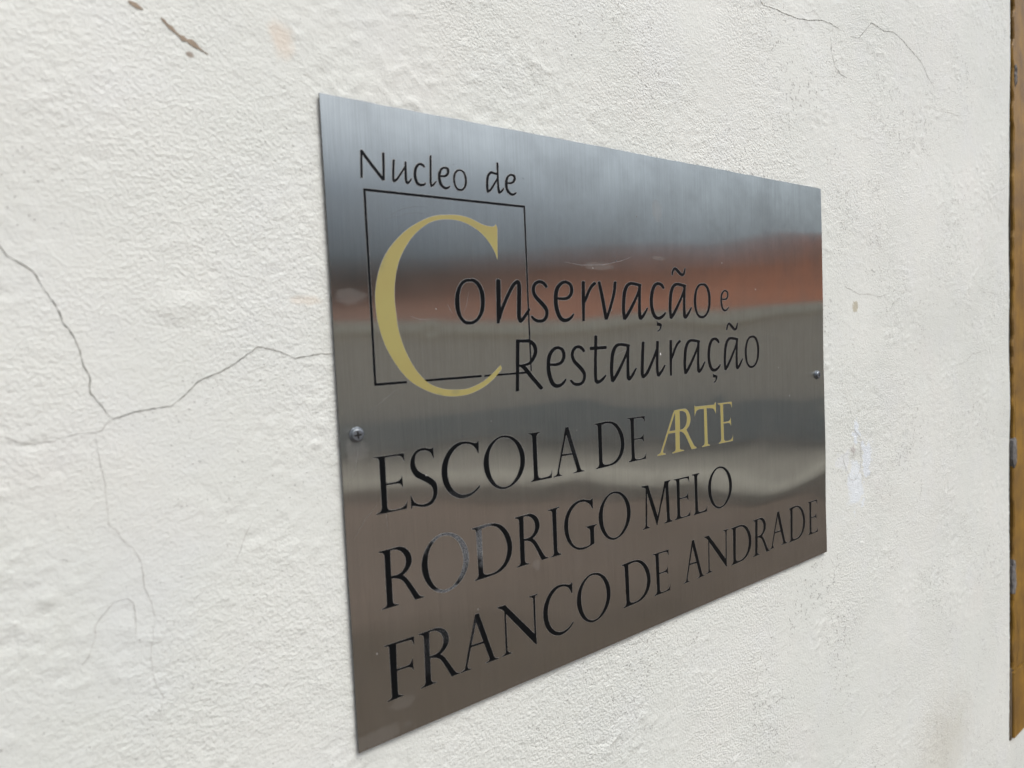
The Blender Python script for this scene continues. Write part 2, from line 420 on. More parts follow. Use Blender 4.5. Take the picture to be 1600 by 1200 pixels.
def pp(s): return [(float(a.split(',')[0]) / 10000, float(a.split(',')[1]) / 10000 + BASE) for a in s.split()]
CRACKS = [
 (0.55, '-1670,3246 -1649,3191 -1627,3145 -1587,3121 -1521,3071 -1491,2992 -1448,2912 -1422,2825 -1381,2753 -1359,2665 -1350,2598 -1326,2541 -1327,2458 -1283,2392 -1239,2317'),
 (0.55, '-1239,2317 -1199,2325 -1137,2344 -1064,2354 -957,2356 -887,2410 -816,2477 -739,2511 -636,2551 -548,2608 -464,2662 -395,2646 -319,2627 -242,2584 -174,2593 -76,2608 30,2594'),
 (0.35, '-1239,2317 -1265,2300 -1292,2263 -1322,2256 -1388,2260 -1454,2249 -1519,2235 -1599,2227 -1650,2251 -1699,2279 -1741,2276'),
 (0.3, '-1322,2256 -1318,2171 -1312,2091 -1300,2009 -1294,1986 -1298,1901 -1296,1769 -1287,1755 -1260,1736 -1242,1682 -1192,1619 -1157,1534 -1152,1465 -1151,1391 -1125,1308 -1114,1219'),
 (0.22, '-1116,1209 -1131,1113 -1146,1018 -1142,916 -1130,837 -1103,777 -1121,656'),
 (0.3, '-575,1621 -596,1592 -641,1488 -678,1410'),
 (0.2, '-678,1410 -740,1319'),
 (0.35, '-926,1247 -870,1288'),
 (0.3, '-1492,1034 -1427,1108 -1391,1192 -1392,1252 -1342,1310 -1298,1352 -1235,1353 -1206,1321 -1206,1235 -1212,1150'),
 (0.3, '-1744,1893 -1710,1815'),
 (0.55, '4796,5994 4866,5953 5013,5974 5356,5983 5556,5996 5848,6045 6065,6106 6289,6121 6519,6108'),
 (0.35, '5808,6121 5916,6185 6065,6112'),
 (0.5, '6758,6087 6956,6109 7111,6234 7270,6362 7428,6356 7590,6333 7871,6385 8160,6337 8460,6247 8710,6181 8901,6031 9165,5904'),
 (0.45, '6284,5975 6302,5799 6366,5654 6504,5590 6671,5581'),
 (0.35, '6348,5809 6437,5680'),
 (0.35, '9161,5608 9650,5660 10018,5668 10246,5610'),
 (0.5, '8229,6878 8410,6872'),
 (0.5, '11059,6663 11272,6552'),
 (0.3, '10159,4315 10716,4345 10966,4296'),
 (0.35, '6502,3141 6547,3095 6688,3066 6880,3013 7112,3023 7282,2995 7493,2989 7674,3043'),
 (0.35, '10550,3223 10760,3156 10867,3067 11252,3074 11655,3027'),
 (0.4, '6408,1120 6422,995 6507,876 6593,756 6701,717 6776,763 6852,824 6874,966 6860,1132 6898,1181 6844,1242 6717,1329 6701,1412'),
 (0.3, '6599,978 6706,918 6741,841'),
 (0.3, '6069,1174 6253,1140 6408,1128 6476,1022'),
 (0.35, '9839,1968 10234,2005 10491,2111 10755,2119 11194,2186'),
]

for w, s in CRACKS:
    p = pp(s); n = len(p)
    k = 0.78 if p[0][0] < 0.4 else 1.2
    ws = [w * k * (0.35 if i in (0, n - 1) else 1.0) / 1000 for i in range(n)]
    v, f = strip(p, ws, wy, 0.00016 * k, 0.00022)
    mesh('crack', v, f, M_CRACK if w > 0.42 else M_HAIR, wall)
for s, ws in (('-866,4445 -833,4416 -796,4388 -758,4360 -718,4348 -678,4325 -633,4302', (0.6, 2.8, 3.2, 3.8, 4.6, 3.2, 0.6)),
              ('-1014,4490 -982,4477 -946,4466', (1.2, 3.0, 0.6))):
    v, f = strip(pp(s), [a * 0.72 / 1000 for a in ws], wy, 0.0001, 0.0003)
    mesh('gouge', v, f, M_GOUGE, wall)

# ================================================================== WINDOW SURROUND AT THE RIGHT
surround = empty('wooden_window_surround', (1.30, 0.03, BASE - 0.4867), 'ochre painted weathered wooden surround at the right edge, beyond the dark jagged gap', 'window frame')
ZB = BASE - 0.4867; ZJ = BASE - 0.366
def board(name, x0, x1, y0, y1, z0, z1, mat, parent, seed, amp=0.0012, dz=0.012):
    nzs = max(2, int((z1 - z0) / dz)); vs, fs = [], []
    for i in range(nzs + 1):
        z = z0 + (z1 - z0) * i / nzs
        j = amp * float(vnoise(np.array([z * 60.]), np.array([seed * 3.3]), seed)[0]) + amp * float(vnoise(np.array([z * 11.]), np.array([1.]), seed)[0])
        for (x, y) in ((x0 + j, y1), (x0 + j, y0 + 0.002), (x0 + j + 0.002, y0), (x1, y0), (x1, y1)):
            vs.append((x, y, z))
        if i:
            a = (i - 1) * 5
            for k in range(5):
                fs.append((a + k, a + (k + 1) % 5, a + 5 + (k + 1) % 5, a + 5 + k))
    fs.append((0, 1, 2, 3, 4)); fs.append(tuple(nzs * 5 + k for k in (4, 3, 2, 1, 0)))
    return mesh(name, vs, fs, mat, parent)
board('jamb', 1.2362, 1.352, 0.0035, 0.075, ZJ + 0.0060, 2.62, M_WOOD, surround, 3, 0.0036, 0.006)
board('jamb_foot', 1.2385, 1.356, 0.0028, 0.075, ZB, ZJ, M_WOOD, surround, 4)
board('jamb_fillet', 1.2245, 1.2345, 0.0050, 0.075, ZB, ZJ + 0.01, M_WOODD, surround, 6, 0.0016, 0.006)
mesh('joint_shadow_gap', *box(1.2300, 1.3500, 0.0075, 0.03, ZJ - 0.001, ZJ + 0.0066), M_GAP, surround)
board('joint_shade_strip', 1.2150, 1.2358, 0.0085, 0.076, ZB - 0.002, 2.619, M_GAP, surround, 9, 0.0003)  # dark strip added so the gap beside the plaster reads as shaded
board('joint_crumb', 1.2215, 1.2262, 0.0070, 0.03, BASE - 0.33, BASE - 0.12, M_MORTAR, surround, 12, 0.0022, 0.006)
board('joint_crumb', 1.2215, 1.2255, 0.0072, 0.03, BASE + 0.60, BASE + 0.80, M_MORTAR, surround, 15, 0.0022, 0.006)
mesh('shutter', *box(1.3522, 2.2, 0.030, 0.070, ZB + 0.002, 2.618), M_WOOD, surround)
# cracks in the painted wood
for s in ('12560,-2560 12530,-2760 12600,-2950 12610,-3300 12520,-3500', '12440,1400 12450,900 12440,500'):
    v, f = strip(pp(s), [0.0008] * len(s.split()), lambda x, z: 0.0035, 0.0002, 0.0004)
    mesh('crack', v, f, M_GAP, surround)
# sill masonry under the surround
sill = []
nzs = 60; vs, fs = [], []
v, f = box(1.2190, 2.6, 0.0085, 0.30, 0.0, ZB - 0.0025)
mesh('sill_masonry', v, f, M_PLASTER, wall)

def chunk(name, x0, x1, z0, z1, y0, mat, parent, seed):
    """irregular flake of mortar lapping on to the wood"""
    rnd = random.Random(seed); n = 22; ring = []
    for i in range(n):
        a = 2 * math.pi * i / n; r = rnd.uniform(0.72, 1.08)
        ring.append(((x0 + x1) / 2 + (x1 - x0) / 2 * r * math.copysign(abs(math.cos(a)) ** 0.7, math.cos(a)),
                     (z0 + z1) / 2 + (z1 - z0) / 2 * r * math.copysign(abs(math.sin(a)) ** 0.8, math.sin(a))))
    vs = [(x, 0.02, z) for x, z in ring] + [(x, y0 + rnd.uniform(0, 0.0008), z) for x, z in ring]
    cx, cz = (x0 + x1) / 2, (z0 + z1) / 2
    vs += [(cx + (x - cx) * 0.6, y0 - rnd.uniform(0.0004, 0.0018), cz + (z - cz) * 0.7) for x, z in ring] + [(cx, y0 - 0.001, cz)]
    fs = []
    for k in range(2):
        for i in range(n):
            j = (i + 1) % n; fs.append((k * n + i, k * n + j, (k + 1) * n + j, (k + 1) * n + i))
    fs += [(2 * n + i, 2 * n + (i + 1) % n, 3 * n) for i in range(n)]
    return mesh(name, vs, fs, mat, parent)
for k, (x0, x1, z0, z1) in enumerate(((1.236, 1.247, 0.655, 0.692), (1.230, 1.250, 0.002, 0.058), (1.226, 1.248, -0.225, -0.160))):
    chunk('mortar_flake', x0, x1, BASE + z0, BASE + z1, 0.0022, M_MORTAR, surround, 40 + k)

# ================================================================== THE PLAQUE
PW, PH, PT = 0.5940, 0.4200, 0.0012
def sheet_h(x, z):
    """gentle waves of the thin sheet, metres towards the viewer; x, z relative to the lower left corner"""
    x = np.asarray(x, float); z = np.asarray(z, float)
    h = 0.00034 * vnoise(x / 0.21 + 4, z / 0.060 + 3, 51) + 0.00011 * vnoise(x / 0.10, z / 0.036, 52)
    h = h + 0.00007 * vnoise(x / 0.05, z / 0.022 + 7, 54) * np.clip((0.27 - z) / 0.1, 0, 1)
    low = np.clip((0.16 - z) / 0.08, 0, 1)
    h = h + 0.00036 * low * np.sin((x - 0.12) / 0.46 * 2 * math.pi) * np.sin(z / 0.11 * 2 * math.pi)
    for dx, dz, rr, am in ((0.0704, 0.2721, 0.004, -0.00006), (0.115, 0.243, 0.007, 0.00005), (0.098, 0.240, 0.006, -0.00005), (0.14, 0.239, 0.008, 0.00005),
                           (0.32, 0.221, 0.010, 0.00006), (0.395, 0.206, 0.011, 0.00008), (0.45, 0.212, 0.012, -0.00006), (0.157, 0.088, 0.004, 0.00004)):
        h = h + am * np.exp(-((x - dx) ** 2 + (z - dz) ** 2) / rr ** 2)
    return h

plaque = empty('steel_plaque', (0, 0, BASE), 'brushed steel plaque with black and gold lettering, screwed to the white wall', 'sign')
gx = np.linspace(0, PW, 150); gz = np.linspace(0, PH, 141)
GX, GZ = np.meshgrid(gx, gz); GH = sheet_h(GX, GZ)
# slightly bent top edge and uneven cut edges
topw = 0.0002 * vnoise(gx * 18, gx * 0, 61) + 0.00025 * vnoise(gx * 70, gx * 0, 62)
GZ2 = GZ.copy(); GZ2[-1] += topw * 0.8
v = [(float(a), float(-b), float(c) + BASE) for a, b, c in zip(GX.ravel(), GH.ravel(), GZ2.ravel())]
nx, nz = len(gx), len(gz)
f = [(j * nx + i, j * nx + i + 1, (j + 1) * nx + i + 1, (j + 1) * nx + i) for j in range(nz - 1) for i in range(nx - 1)]
mi = [0] * len(f)
loop = [i for i in range(nx)] + [j * nx + nx - 1 for j in range(1, nz)] + [(nz - 1) * nx + i for i in range(nx - 2, -1, -1)] + [j * nx for j in range(nz - 2, 0, -1)]
a0 = len(v); n = len(loop)
v += [v[i] for i in loop]
b0 = len(v)
v += [(v[i][0], v[i][1] + PT, v[i][2]) for i in loop]
for k in range(n):
    f.append((a0 + k, b0 + k, b0 + (k + 1) % n, a0 + (k + 1) % n)); mi.append(1)
f.append(tuple(b0 + k for k in range(n))); mi.append(1)
pl = mesh('plate', v, f, [M_STEEL, M_EDGE], plaque, True, mi)
for i, p in enumerate(pl.data.polygons):
    if mi[i]: p.use_smooth = False

GLYPHS = {
 'E': [
  ('P', '2191,19129 4445,19111 4434,18539 4418,18605 4399,18670 4376,18730 4347,18786 4313,18835 4274,18881 4229,18920 4179,18952 4122,18976 4060,18993 3992,19004 3917,19010 3745,19015 3529,19016 3284,19015 3027,19013 3004,17276 3204,17266 3395,17258 3568,17256 3715,17260 3810,17272 3895,17292 3969,17318 4032,17348 4081,17381 4118,17419 4147,17459 4172,17499 4194,17539 4211,17580 4224,17622 4235,17663 4256,16811 4242,16846 4225,16881 4204,16918 4178,16955 4147,16995 4112,17039 4070,17079 4018,17111 3954,17133 3880,17147 3798,17156 3709,17161 3565,17167 3393,17169 3204,17169 3007,17168 3004,16790 3002,16433 3001,16123 3003,15881 3003,15792 3004,15709 3012,15636 3031,15575 3064,15527 3107,15492 3160,15465 3222,15444 3301,15426 3393,15413 3494,15406 3601,15404 3719,15406 3849,15412 3977,15425 4086,15444 4173,15473 4247,15510 4310,15551 4363,15590 4401,15627 4428,15665 4449,15705 4470,15746 4491,15790 4510,15836 4528,15883 4545,15930 4445,15334 2194,15325 2235,15381 2292,15392 2348,15405 2401,15423 2447,15448 2489,15481 2527,15520 2559,15565 2583,15615 2600,15671 2608,15733 2612,15799 2613,15866 2598,18852 2584,18893 2569,18933 2551,18968 2528,18997 2500,19019 2469,19034 2433,19046 2393,19059 2348,19073 2298,19086 2245,19099 2190,19112'),
 ],
 'S': [
  ('P', '6740,19226 6760,18431 6684,18540 6660,18609 6633,18676 6601,18741 6560,18803 6510,18862 6451,18919 6386,18971 6317,19014 6242,19047 6161,19073 6077,19091 5992,19101 5904,19104 5812,19099 5721,19085 5637,19060 5556,19025 5478,18980 5407,18924 5350,18857 5306,18776 5274,18682 5253,18580 5242,18476 5240,18366 5248,18250 5268,18134 5300,18028 5345,17932 5403,17844 5473,17761 5554,17680 5649,17604 5757,17533 5873,17463 5991,17392 6114,17319 6243,17246 6370,17171 6484,17091 6585,17006 6678,16917 6759,16823 6824,16722 6871,16613 6903,16498 6921,16377 6926,16254 6919,16124 6899,15988 6865,15854 6817,15731 6752,15618 6672,15511 6581,15416 6483,15339 6374,15282 6255,15242 6132,15216 6012,15200 5896,15197 5780,15207 5667,15226 5558,15248 5453,15276 5350,15312 5253,15348 5165,15378 5089,15398 5020,15413 4956,15425 4895,15436 4835,15262 4786,15271 4793,16216 4816,16146 4840,16076 4867,16005 4900,15933 4936,15858 4976,15779 5023,15704 5081,15636 5153,15578 5236,15525 5326,15480 5419,15442 5514,15411 5614,15387 5716,15373 5819,15370 5925,15379 6034,15401 6139,15432 6233,15474 6316,15526 6391,15589 6455,15661 6507,15740 6544,15830 6568,15929 6580,16032 6582,16132 6573,16229 6553,16327 6521,16421 6475,16509 6415,16589 6341,16663 6256,16735 6159,16807 6048,16883 5922,16959 5793,17034 5670,17109 5554,17179 5440,17246 5332,17317 5237,17398 5153,17493 5079,17599 5015,17708 4964,17814 4925,17915 4898,18014 4883,18115 4880,18221 4890,18335 4913,18456 4947,18575 4992,18687 5050,18791 5121,18892 5201,18984 5287,19063 5382,19128 5486,19181 5593,19222 5698,19251 5802,19264 5907,19263 6008,19254 6102,19242 6186,19225 6263,19201 6334,19177 6402,19158 6465,19148 6524,19142 6578,19139 6632,19137'),
 ],
 'C': [
  ('P', '10550,19200 10591,19125 10544,18296 10471,18320 10448,18386 10422,18454 10389,18523 10346,18594 10292,18672 10230,18753 10159,18832 10082,18900 9995,18955 9899,19003 9799,19042 9701,19074 9607,19098 9513,19114 9417,19122 9317,19122 9211,19116 9100,19102 8987,19079 8875,19041 8761,18988 8646,18921 8532,18843 8425,18756 8322,18659 8223,18553 8131,18435 8050,18305 7978,18157 7915,17994 7863,17823 7825,17654 7802,17485 7793,17312 7797,17140 7812,16973 7839,16810 7879,16649 7930,16494 7988,16351 8056,16219 8134,16098 8220,15986 8311,15884 8408,15793 8512,15712 8620,15641 8727,15582 8834,15536 8942,15502 9050,15478 9159,15461 9270,15453 9380,15452 9492,15461 9604,15478 9718,15504 9834,15538 9949,15582 10062,15634 10174,15698 10285,15772 10395,15853 10505,15938 10527,15816 10414,15722 10299,15631 10180,15546 10053,15472 9916,15406 9772,15348 9625,15301 9481,15266 9340,15243 9201,15232 9063,15232 8927,15246 8791,15274 8657,15314 8524,15367 8392,15433 8259,15510 8125,15600 7996,15703 7877,15820 7765,15955 7660,16104 7566,16265 7488,16433 7427,16612 7380,16802 7349,16996 7332,17184 7331,17366 7344,17547 7373,17724 7416,17896 7477,18063 7555,18226 7646,18383 7744,18529 7852,18665 7970,18794 8096,18910 8225,19010 8358,19094 8498,19163 8639,19218 8779,19260 8918,19286 9057,19297 9194,19298 9327,19292 9457,19278 9584,19255 9705,19227 9820,19198 9927,19165 10029,19128 10122,19094 10204,19071 10268,19062 10325,19062 10379,19067 10430,19075'),
 ],
 'O': [
  ('P', '13067,19275 13206,19252 13354,19221 13508,19175 13664,19106 13828,19010 14000,18892 14167,18757 14313,18611 14438,18453 14547,18279 14639,18099 14712,17920 14763,17744 14795,17566 14810,17389 14811,17215 14798,17042 14769,16871 14725,16704 14667,16543 14594,16387 14506,16237 14405,16093 14291,15958 14162,15831 14019,15710 13866,15602 13708,15510 13541,15437 13364,15379 13188,15335 13025,15305 12881,15286 12748,15280 12619,15289 12484,15313 12340,15353 12191,15408 12044,15479 11904,15564 11770,15666 11639,15784 11516,15914 11405,16053 11303,16203 11211,16365 11130,16533 11065,16701 11014,16868 10977,17038 10954,17210 10948,17381 10959,17555 10986,17731 11028,17904 11085,18071 11159,18234 11249,18394 11352,18545 11467,18684 11599,18809 11746,18924 11899,19026 12046,19110 12186,19176 12323,19224 12458,19259 12588,19284 12710,19298 12824,19301 12940,19292'),
  ('H', '13059,19131 13169,19103 13289,19068 13412,19019 13533,18952 13654,18865 13776,18759 13893,18639 13998,18504 14091,18351 14174,18179 14245,18000 14301,17828 14340,17661 14365,17496 14376,17334 14377,17178 14367,17029 14347,16886 14313,16746 14264,16603 14199,16454 14118,16302 14025,16154 13922,16016 13804,15885 13672,15759 13536,15648 13405,15559 13279,15499 13152,15459 13029,15435 12911,15421 12802,15417 12700,15424 12599,15443 12493,15476 12379,15520 12260,15575 12143,15646 12032,15735 11927,15848 11825,15981 11731,16127 11651,16276 11585,16430 11531,16593 11487,16760 11454,16927 11432,17095 11420,17265 11417,17434 11423,17598 11435,17756 11455,17911 11485,18060 11527,18201 11582,18333 11649,18458 11728,18576 11817,18686 11921,18793 12040,18896 12162,18986 12279,19058 12387,19105 12495,19133 12600,19150 12701,19160 12792,19165 12876,19163 12963,19152'),
 ],
 'L': [
  ('P', '15221,19166 16408,19162 16406,19112 16329,19092 16257,19070 16193,19043 16140,19008 16103,18964 16077,18911 16059,18854 16045,18794 16040,17929 16036,17124 16035,16439 16038,15936 16041,15862 16049,15793 16064,15731 16089,15677 16122,15630 16164,15591 16215,15560 16277,15536 16352,15521 16439,15515 16535,15514 16636,15515 16749,15516 16873,15519 16995,15528 17101,15544 17185,15565 17256,15593 17318,15629 17375,15680 17425,15747 17467,15828 17505,15918 17540,16012 17426,15390 15268,15381 15332,15408 15393,15436 15449,15464 15498,15494 15539,15522 15572,15550 15600,15583 15621,15625 15635,15681 15643,15747 15647,15820 15648,15896 15617,18846 15609,18897 15596,18946 15572,18991 15532,19030 15472,19062 15396,19089 15311,19111 15219,19132'),
 ],
 'A': [
  ('P', '19112,19210 19404,19219 20548,15709 20577,15653 20609,15600 20647,15552 20696,15512 20755,15481 20825,15459 20901,15441 20980,15427 20978,15390 19777,15388 19779,15424 19868,15433 19952,15444 20026,15460 20086,15482 20129,15514 20156,15552 20174,15596 20187,15641 19115,18734'),
  ('P', '19091,19202 19219,18877 18245,15803 18242,15729 18244,15658 18254,15594 18279,15540 18321,15499 18377,15469 18443,15446 18513,15426 18511,15390 17628,15395 17629,15425 17728,15445 17822,15468 17906,15498 17973,15536 18020,15585 18052,15644 18072,15708 18087,15776'),
  ('P', '18519,17095 19850,17049 19885,16919 18484,16955'),
 ],
 'D': [
  ('P', '22342,19132 23091,19174 23284,19185 23477,19192 23666,19193 23850,19185 24029,19168 24203,19144 24372,19109 24537,19057 24696,18990 24851,18910 25000,18811 25143,18688 25287,18536 25429,18358 25558,18164 25661,17966 25737,17759 25791,17541 25824,17321 25835,17111 25824,16911 25791,16716 25737,16530 25662,16354 25562,16186 25438,16026 25300,15881 25156,15756 25008,15656 24852,15576 24687,15513 24513,15461 24336,15425 24154,15405 23957,15393 23736,15383 23439,15371 23100,15363 22734,15358 22357,15353 22360,15407 22428,15421 22493,15438 22553,15462 22604,15495 22645,15540 22677,15595 22704,15656 22728,15720 22697,18797 22689,18852 22676,18905 22653,18953 22617,18994 22564,19027 22497,19053 22421,19075 22340,19094'),
  ('H', '23140,18964 23321,18997 23500,19024 23675,19040 23843,19039 24003,19020 24158,18986 24306,18935 24450,18864 24590,18770 24726,18657 24854,18525 24971,18377 25079,18205 25178,18009 25262,17808 25327,17618 25370,17444 25393,17277 25399,17113 25389,16945 25361,16767 25315,16584 25254,16408 25181,16252 25095,16120 24995,16004 24884,15902 24765,15812 24637,15730 24499,15660 24354,15603 24207,15561 24051,15535 23885,15524 23726,15524 23590,15530 23490,15539 23399,15556 23318,15582 23251,15617 23200,15664 23163,15722 23135,15786 23112,15855'),
 ],
 'R': [
  ('P', '2217,12840 3063,12853 3161,12859 3259,12865 3354,12868 3446,12868 3532,12867 3614,12865 3696,12856 3782,12838 3875,12809 3972,12773 4069,12726 4160,12666 4250,12592 4337,12506 4417,12409 4483,12307 4534,12196 4575,12074 4601,11951 4612,11834 4606,11724 4584,11616 4549,11513 4503,11416 4444,11325 4373,11239 4293,11159 4212,11087 4128,11024 4040,10969 3949,10920 3856,10874 3913,10833 3971,10788 4029,10737 4088,10675 4153,10597 4219,10508 4288,10408 4361,10296 4505,10059 4685,9754 4862,9456 4995,9239 5026,9196 5058,9161 5094,9131 5139,9102 5194,9075 5257,9050 5325,9028 5397,9006 5395,8975 4703,8967 4549,9271 4402,9561 4267,9821 4148,10040 4066,10182 3987,10310 3910,10423 3834,10517 3766,10585 3696,10638 3626,10681 3556,10719 3484,10754 3412,10783 3341,10806 3273,10825 3208,10838 3146,10846 3086,10850 3026,10852 3007,9458 3007,9390 3008,9324 3015,9264 3030,9211 3053,9168 3083,9132 3121,9102 3166,9073 3220,9047 3284,9024 3353,9004 3426,8985 3424,8959 2186,8951 2188,8985 2271,9005 2349,9027 2419,9051 2476,9079 2515,9110 2543,9146 2563,9185 2579,9225 2614,12469 2605,12514 2593,12557 2577,12598 2554,12634 2522,12667 2483,12696 2440,12721 2397,12743 2353,12761 2308,12775 2261,12787 2214,12797'),
  ('H', '3033,12743 3124,12753 3214,12760 3304,12760 3391,12750 3476,12728 3560,12697 3642,12657 3719,12611 3794,12558 3867,12498 3935,12430 3995,12351 4050,12259 4100,12155 4141,12046 4165,11938 4173,11829 4166,11718 4146,11610 4115,11508 4070,11413 4013,11321 3946,11239 3874,11169 3799,11113 3718,11069 3628,11036 3525,11012 3408,10999 3278,10997 3139,11002 2998,11011'),
 ],
 'I': [
  ('P', '16904,12886 18073,12937 18090,12882 18014,12873 17942,12860 17878,12843 17828,12817 17793,12781 17772,12737 17759,12687 17750,12635 17724,9582 17731,9498 17744,9417 17768,9342 17810,9276 17872,9221 17953,9174 18045,9134 18143,9096 18161,9055 16986,9064 16988,9100 17079,9116 17164,9135 17239,9157 17295,9185 17331,9220 17350,9261 17357,9305 17358,9352 17341,12557 17333,12612 17319,12665 17293,12713 17251,12754 17188,12787 17109,12813 17018,12833 16922,12852'),
 ],
 'G': [
  ('P', '21769,12996 21816,12896 21798,12117 21705,12161 21671,12237 21632,12313 21584,12389 21521,12464 21439,12543 21342,12623 21238,12698 21133,12760 21032,12808 20930,12846 20823,12874 20704,12890 20570,12900 20425,12900 20275,12886 20127,12851 19977,12791 19824,12712 19676,12616 19542,12509 19420,12388 19306,12252 19207,12106 19126,11956 19068,11802 19029,11640 19003,11473 18987,11301 18978,11120 18979,10931 18991,10742 19018,10558 19060,10379 19117,10200 19186,10029 19263,9874 19349,9733 19447,9604 19552,9489 19662,9389 19777,9308 19899,9242 20025,9190 20150,9148 20274,9119 20400,9103 20526,9095 20653,9091 20787,9088 20926,9089 21056,9097 21165,9113 21242,9137 21302,9171 21351,9210 21393,9252 21409,10276 21410,10326 21405,10376 21385,10427 21345,10478 21280,10529 21195,10581 21095,10633 20990,10685 20992,10727 22137,10724 22209,10666 22133,10657 22061,10645 21997,10627 21944,10600 21904,10562 21876,10514 21855,10461 21837,10405 21833,9157 21710,9122 21583,9089 21451,9057 21308,9027 21151,8996 20983,8965 20812,8941 20644,8931 20481,8937 20320,8955 20159,8985 20000,9032 19840,9095 19679,9172 19524,9265 19378,9372 19239,9498 19108,9639 18987,9793 18881,9956 18792,10131 18715,10320 18654,10511 18607,10696 18577,10872 18561,11043 18560,11213 18574,11383 18603,11558 18647,11735 18707,11909 18784,12074 18882,12235 18999,12392 19129,12538 19269,12665 19418,12771 19580,12861 19749,12935 19921,12994 20098,13038 20282,13067 20465,13080 20641,13077 20815,13050 20988,13002 21149,12949 21287,12909 21379,12891 21463,12878 21540,12869 21615,12862'),
 ],
 'M': [
  ('P', '28326,12667 28497,12523 28395,9475 28397,9417 28404,9360 28421,9307 28452,9260 28502,9218 28566,9182 28640,9150 28719,9119 28717,9072 27808,9072 27810,9118 27897,9133 27979,9152 28052,9177 28110,9213 28151,9261 28178,9320 28195,9385 28207,9454'),
  ('P', '27802,12972 28669,12927 29862,9829 29712,9064 28434,12447 28414,12525 28386,12601 28344,12671 28278,12732 28184,12784 28068,12827 27937,12864 27798,12899'),
  ('P', '29649,9400 29739,9065 31052,12624 30907,12943'),
  ('P', '30906,12931 31695,12935 31692,12876 31625,12864 31561,12849 31506,12827 31463,12794 31435,12749 31419,12694 31412,12631 31408,12566 31493,9513 31501,9444 31513,9376 31535,9314 31572,9259 31628,9213 31698,9175 31779,9142 31865,9112 31863,9064 30755,9074 30757,9122 30835,9132 30909,9145 30975,9163 31028,9187 31067,9219 31093,9258 31111,9301 31125,9346 30969,12756'),
 ],
 'T': [
  ('P', '35550,19478 35668,19309 38590,19242 38751,19446 38852,19406 38808,18362 38791,18411 38771,18461 38746,18514 38715,18572 38677,18638 38634,18712 38584,18782 38522,18841 38451,18885 38370,18919 38278,18946 38172,18968 38009,18991 37814,19011 37598,19028 37373,19044 37383,15781 37385,15707 37392,15637 37410,15575 37442,15524 37494,15486 37560,15460 37637,15441 37719,15426 37717,15376 36522,15381 36524,15424 36608,15435 36689,15450 36762,15474 36824,15509 36870,15561 36905,15624 36931,15696 36954,15772 36975,19032 36786,19044 36603,19053 36435,19058 36288,19055 36169,19044 36066,19028 35976,19003 35895,18970 35826,18926 35768,18873 35718,18813 35673,18747 35631,18675 35595,18596 35563,18512 35533,18426'),
 ],
 'AR': [
  ('P', '32447,19096 32704,19130 30845,15835 30827,15761 30817,15690 30823,15626 30851,15570 30907,15526 30985,15491 31080,15463 31182,15437 31180,15390 30052,15404 30055,15462 30161,15481 30263,15502 30357,15530 30436,15568 30499,15616 30548,15674 30588,15738 30623,15806'),
  ('P', '32454,19255 33280,19282 33195,15764 33191,15702 33197,15643 33223,15589 33278,15543 33370,15507 33491,15478 33633,15455 33786,15434 33783,15386 32150,15353 32152,15412 32267,15431 32374,15453 32468,15482 32540,15521 32586,15573 32611,15636 32622,15705 32625,15778 32702,19101'),
  ('P', '31720,17414 32717,17406 32709,17228 31667,17237'),
  ('P', '33168,19269 33273,19276 33382,19281 33500,19282 33631,19278 33786,19275 33960,19271 34132,19255 34283,19216 34407,19150 34516,19062 34610,18958 34691,18844 34764,18717 34826,18576 34869,18427 34885,18280 34870,18130 34829,17975 34767,17826 34688,17695 34589,17585 34470,17490 34338,17406 34199,17326 34250,17252 34303,17175 34359,17092 34420,16999 34598,16714 34833,16334 35074,15956 35268,15678 35345,15603 35437,15545 35538,15498 35645,15458 35642,15384 34920,15387 34774,15662 34629,15928 34486,16177 34346,16402 34215,16602 34087,16783 33956,16941 33812,17070 33653,17163 33483,17225 33306,17267 33126,17299'),
  ('H', '33329,19158 33454,19161 33576,19159 33696,19148 33810,19123 33924,19086 34035,19036 34137,18973 34221,18891 34287,18787 34338,18664 34372,18530 34387,18392 34385,18246 34365,18089 34326,17936 34267,17801 34181,17685 34072,17581 33950,17494 33828,17429 33706,17390 33578,17374 33447,17373 33314,17379'),
 ],
 'F': [
  ('P', '2198,6480 4453,6473 4431,5872 4408,5949 4384,6023 4359,6091 4333,6150 4310,6196 4286,6236 4257,6271 4218,6297 4168,6314 4109,6322 4043,6325 3972,6328 3799,6334 3581,6341 3333,6347 3072,6353 3038,4623 3227,4612 3409,4602 3576,4597 3719,4597 3823,4600 3915,4606 3997,4624 4069,4661 4131,4724 4181,4806 4224,4901 4264,5003 4308,4086 4291,4152 4270,4216 4240,4274 4198,4326 4141,4373 4072,4415 3994,4447 3909,4467 3739,4482 3529,4489 3293,4490 3045,4488 3032,3092 3026,3020 3026,2951 3040,2887 3074,2832 3133,2787 3213,2750 3307,2719 3407,2690 3428,2638 2235,2625 2238,2668 2318,2683 2394,2699 2461,2719 2514,2744 2549,2775 2572,2811 2586,2851 2595,2892 2560,6213 2558,6255 2550,6296 2532,6332 2498,6364 2442,6391 2370,6413 2286,6432 2196,6450'),
 ],
 'N': [
  ('P', '11570,6513 12289,6497 15063,3385 15120,2649 15036,2659 12313,5848 12253,5940 12189,6030 12117,6117 12031,6199 11930,6274 11816,6344 11694,6410 11568,6474'),
  ('P', '14622,6516 15482,6542 15479,6492 15409,6483 15343,6471 15286,6454 15242,6427 15213,6390 15197,6344 15189,6293 15186,6238 15135,3286 15183,2604 15041,2750 14985,3383 15011,6234 15004,6270 14991,6304 14970,6337 14935,6366 14875,6396 14800,6425 14713,6453 14620,6481'),
